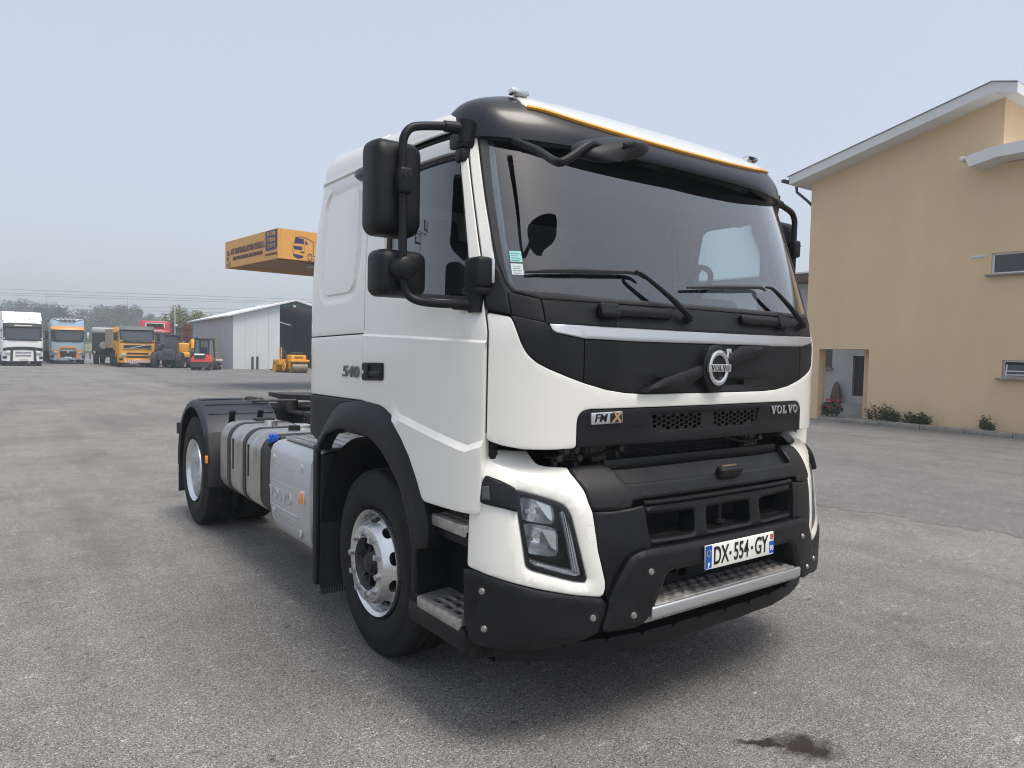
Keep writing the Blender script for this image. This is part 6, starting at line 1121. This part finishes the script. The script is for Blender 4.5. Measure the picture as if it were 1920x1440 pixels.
# ---- fuel tank, urea tank, battery box (visible side), plain tank on the far side
def tank_ring(y,w,h,r,cx,cz,k=1): return [(cx+a*k,y,cz+b*k) for a,b in rrect(w,h,r,8)]
for sg in(-1,1):
    cx=sg*.905
    tk=T('fuel_tank',MB().loft([tank_ring(y,.60,.60,.14,cx,.755,k) for y,k in((4.50,.85),(4.49,.93),(4.46,.985),(4.42,1),(3.36,1),(3.34,.98))]),TANKM)
    for y in(4.16,3.72): T('strap',MB().loft([tank_ring(y+d,.60,.60,.14,cx,.755,k) for d,k in((-.035,1.001),(-.035,1.022),(.035,1.022),(.035,1.001))],False,False),SEAL,tk)
    for y in(4.04,3.62): T('weld_strip',MB().box((cx+sg*.302,y,.82),(.006,.02,.25)),DARK,tk)
    T('filler_cap',MB().cyl((cx+sg*.05,3.86,1.05),(cx+sg*.05,3.86,1.10),.055,24,.05),ALU,tk); T('sender',MB().rbox((cx-sg*.06,4.38,1.06),(.16,.12,.03),.01).cyl((cx-sg*.02,3.5,1.05),(cx-sg*.02,3.5,1.09),.045,16),DARK,tk)
    T('sender',MB().rbox((cx-sg*.15,3.66,1.065),(.10,.18,.035),.01),ALU,tk)
    at=T('urea_tank',MB().loft([tank_ring(y,.58,.58,.12,cx,.755,k) for y,k in((3.335,.98),(3.32,1),(3.06,1),(3.05,.97))]),BLACK)
    p0=Vector((cx+sg*.235,3.17,1.0)); d_=Vector((sg*.5,0,.86)).normalized()
    T('filler_neck',MB().cyl(p0-d_*.04,p0+d_*.03,.055,20),BLACK,at); T('blue_cap',MB().cyl(p0+d_*.03,p0+d_*.062,.043,12,.040).rbox(tuple(p0+d_*.068),(.022,.070,.022),.006,ry=sg*R(30)),BLUE,at)
    bb=T('battery_box',MB().rbox((cx,2.64,.745),(.58,.78,.58),.04,3),DARK)
    def cov(k,dx,y0,y1):
        o=[]
        for z,x in((1.045,.0),(1.05,.20),(1.04,.262),(1.015,.30),(.97,.318),(.80,.326),(.72,.326),(.60,.322),(.50,.312),(.43,.285),(.40,.25)): o.append((cx+sg*(x+dx),z))
        return o
    prof=cov(1,0,0,0)
    ys=[(2.255,.88),(2.262,.985),(2.28,1),(3.02,1),(3.035,.985),(3.042,.9)]
    ring=lambda y,k:[(cx+(x-cx)*k,y+(.0 if z>.55 else (.55-z)*(.5 if y>2.7 else -.25)*-1),z) for x,z in prof]
    bc=T('box_cover',MB().loft([ring(y,k) for y,k in ys],False,False,False),ALUPAINT,bb)
    T('step_plate',MB().rbox((cx-sg*.02,2.62,1.062),(.50,.72,.02),.006),TREAD,bb)
    for i in range(5): T('step_rib',MB().box((cx-sg*.02+ -.2+.1*i,2.62,1.075),(.03,.68,.008)),TREAD,bb)
    for y,z in((2.40,.93),(2.95,.93),(2.42,.5),(2.95,.56)):
        T('latch',MB().rbox((cx+sg*.320,y,z),(.016,.045,.055),.007),CHROME,bb)
    for y0 in(2.56,2.84):
        for z0 in(.90,.86,.80,.545):
            for j in(0,1): T('emboss',MB().rbox((cx+sg*.3225,y0+.06*j,z0),(.006,.036,.008),.002),ALUPAINT,bb)
    for z0,y0,y1,tl in((.775,2.55,3.0,0),(.60,2.45,3.0,0)): T('crease',MB().rbox((cx+sg*.324,(y0+y1)/2,z0),(.008,y1-y0,.012),.004),ALUPAINT,bb)
    L_,tot=letters('VOLVO',.075,.078,.012)
    for o_,hs in L_:
        f3=lambda q,xx:[(xx,2.80+(tot/2-a)*(1 if sg<0 else -1),.655+b) for a,b in q]
        poly=[(a,b) for a,b in o_]
        SP=(lambda sg,cx,tot:(lambda u,v:np.stack([np.full_like(np.asarray(u,float),cx+sg*.3262),2.80+(tot/2-np.asarray(u,float))*(1 if sg<0 else -1),.655+np.asarray(v,float)],-1)))(sg,cx,tot)
        T('letter',panel(SP,poly,holes=hs,thick=.006,off=.004,bevel=.001,grid=.1,step=.04,centre=(0,2.8,.6)),ALUPAINT,bb)
    T('side_marker',MB().rbox((cx+sg*.330,2.37,.745),(.014,.088,.095),.008),ALU,bb); T('side_marker',MB().rbox((cx+sg*.337,2.37,.745),(.014,.07,.078),.008),ORANGE,bb)
    # inner arch, mud flap, steps
    T('inner_arch',MB().lathe([(sg*-1.19*-1 if 0 else sg*1.18,.66),(sg*.80,.66)],24,'X',(0,1.533,.56),R(5),R(178)),DARK)
    fp=T('mud_flap',MB().rbox((sg*1.0,2.20,.62),(.36,.012,.84),.004),M('flap_rubber',(.018,.018,.018),.8,var=.5,vs=12,streak=5))
    T('flap_edge',MB().rbox((sg*1.19,2.235,.66),(.03,.07,.88),.01),BLACK,fp)
    hz=MB(); [hz.box((sg*(.84+.011*i),2.20,.185),(.006,.006,.05+.02*((i*7)%5)/5)) for i in range(31)]; T('flap_fringe',hz,M('flap_rubber',(.018,.018,.018),.8),fp)
    # steps
    for zt,y0,y1,xo,nm_ in((.962,.445,.765,1.232,'upper'),(.552,.465,.875,1.240,'lower')):
        slots=[]
        for i in range(3):
            for j in range(3):
                ux=.055+j*.052; uy=y0+.09+i*.085
                slots.append(fillet([(ux-.017,uy-.032),(ux+.017,uy-.032),(ux+.017,uy+.032),(ux-.017,uy+.032)],.012,3))
        PLT=(lambda sg,xo,zt:(lambda u,v:np.stack([sg*(xo-np.asarray(u,float)),np.asarray(v,float),np.full_like(np.asarray(u,float),zt)],-1)))(sg,xo,zt)
        tr=T('step',panel(PLT,fillet([(0,y0),(.20,y0),(.20,y1),(0,y1-.03)],.012),holes=slots,thick=.03,bevel=.004,grid=.05,centre=(0,0,0),hole_thick=.015),TREAD)
        T('step_lip',MB().rbox((sg*(xo-.004),(y0+y1)/2-.015,zt-.026),(.016,y1-y0-.04,.05),.006),TREAD,tr)
        T('step_pan',MB().rbox((sg*(xo-.12),(y0+y1)/2,zt-.075),(.20,y1-y0+.02,.05),.012),BLACK,tr)
    T('step_well',MB().box((sg*1.03,.64,.76),(.02,.46,.46)).box((sg*1.12,.885,.70),(.2,.02,.34)).box((sg*1.02,.64,1.1),(.02,.46,.25)),BLACK)
    T('step_side',MB().rbox((sg*1.18,.905,.70),(.10,.05,.32),.015).rbox((sg*1.15,.68,.465),(.19,.50,.10),.02),BLACK)
    T('step_side',MB().rbox((sg*1.13,.45,.55),(.12,.05,.36),.02),BLACK)
    # rear fender
    prof=[(sg*1.265,.575),(sg*1.268,.61),(sg*1.255,.635),(sg*1.235,.648),(sg*.90,.652),(sg*.60,.648)]
    fe=T('rear_fender',MB().lathe(prof,40,'X',(0,5.216,.545),R(35),R(145)),M('fender_plastic',(.02,.023,.032),.5,var=.08,vs=10))
    for a_ in(52,66,80,94,108,122):
        T('fender_rib',MB().lathe([(sg*1.21,.648),(sg*1.19,.657),(sg*.62,.657),(sg*.61,.648)],4,'X',(0,5.216,.545),R(a_-3),R(a_+3)),MATS['fender_plastic'],fe)
    FD=M('faded_plastic',(.018,.018,.019),.7,var=.3,vs=8)
    T('fender_front',MB().lathe([(sg*1.255,.575),(sg*1.262,.62),(sg*1.24,.64),(sg*.62,.645)],14,'X',(0,5.216,.545),R(145),R(188)).lathe([(sg*1.25,.59),(sg*1.25,.66)],14,'X',(0,5.216,.545),R(150),R(186)),FD,fe) if False else None
    fr=[]
    for a_ in np.linspace(R(-8),R(36),14):
        fr.append([(sg*x,5.216-(q*math.cos(a_)),.545+q*math.sin(a_)) for x,q in((1.25,.565),(1.262,.60),(1.25,.64),(1.20,.655),(.95,.66),(.62,.65))])
    ff=T('fender_front',MB().loft(fr,False,False,False),FD)
    bkp=[]
    for a_ in np.linspace(R(-5),R(36),10):
        bkp.append([(sg*x,5.216+(q*math.cos(a_)),.545+q*math.sin(a_)) for x,q in((1.25,.575),(1.262,.62),(1.24,.64),(.62,.645))])
    T('fender_rear',MB().loft(bkp,False,False,False),FD)
    T('side_marker',MB().rbox((sg*1.275,4.62,.70),(.02,.05,.07),.008),ORANGE,ff)
    T('mud_flap',MB().rbox((sg*.93,5.86,.42),(.64,.012,.42),.004),MATS['flap_rubber'])
    T('fender_stay',MB().box((sg*1.05,4.66,1.03),(.05,.02,.2),rx=R(20)).box((sg*.8,4.66,1.03),(.05,.02,.2),rx=R(20)),BLACK)
T('rear_lamp_bar',MB().box((0,6.42,.8),(2.3,.05,.12)),CHAS)

for i,(x,y,z,d) in enumerate(((-.52,2.62,1.20,(.22,.34,.20)),(-.30,2.75,1.27,(.30,.42,.12)),(-.55,3.02,1.14,(.16,.24,.12)),(-.34,3.45,1.15,(.24,.30,.12)),(-.50,3.78,1.11,(.10,.22,.10)))):
    T('valve_block',MB().rbox((x,y,z),d,.02),CHAS)
for k in range(4):
    T('air_line',MB().tube([(-.62+.1*k,2.40,1.42-.03*k),(-.60+.09*k,2.62,1.32),(-.56+.08*k,2.95,1.22+.02*(k%2)),(-.48+.07*k,3.35,1.21),(-.42+.05*k,3.75,1.14)],.012,7,smooth=4),DARK)
T('rail_plate',MB().rbox((-.46,4.05,1.10),(.10,.55,.05),.01),CHAS)
# ---------------------------------------------------------------- lettering becomes plain meshes
bpy.context.view_layer.update(); _dg=bpy.context.evaluated_depsgraph_get()
for o in [o for o in scene.objects if o.type=='FONT']:
    me=bpy.data.meshes.new_from_object(o.evaluated_get(_dg)); n=bpy.data.objects.new(o.name,me); COL.objects.link(n); n.parent=o.parent; n.matrix_local=o.matrix_local.copy(); nm=o.name
    bpy.data.objects.remove(o); n.name=nm
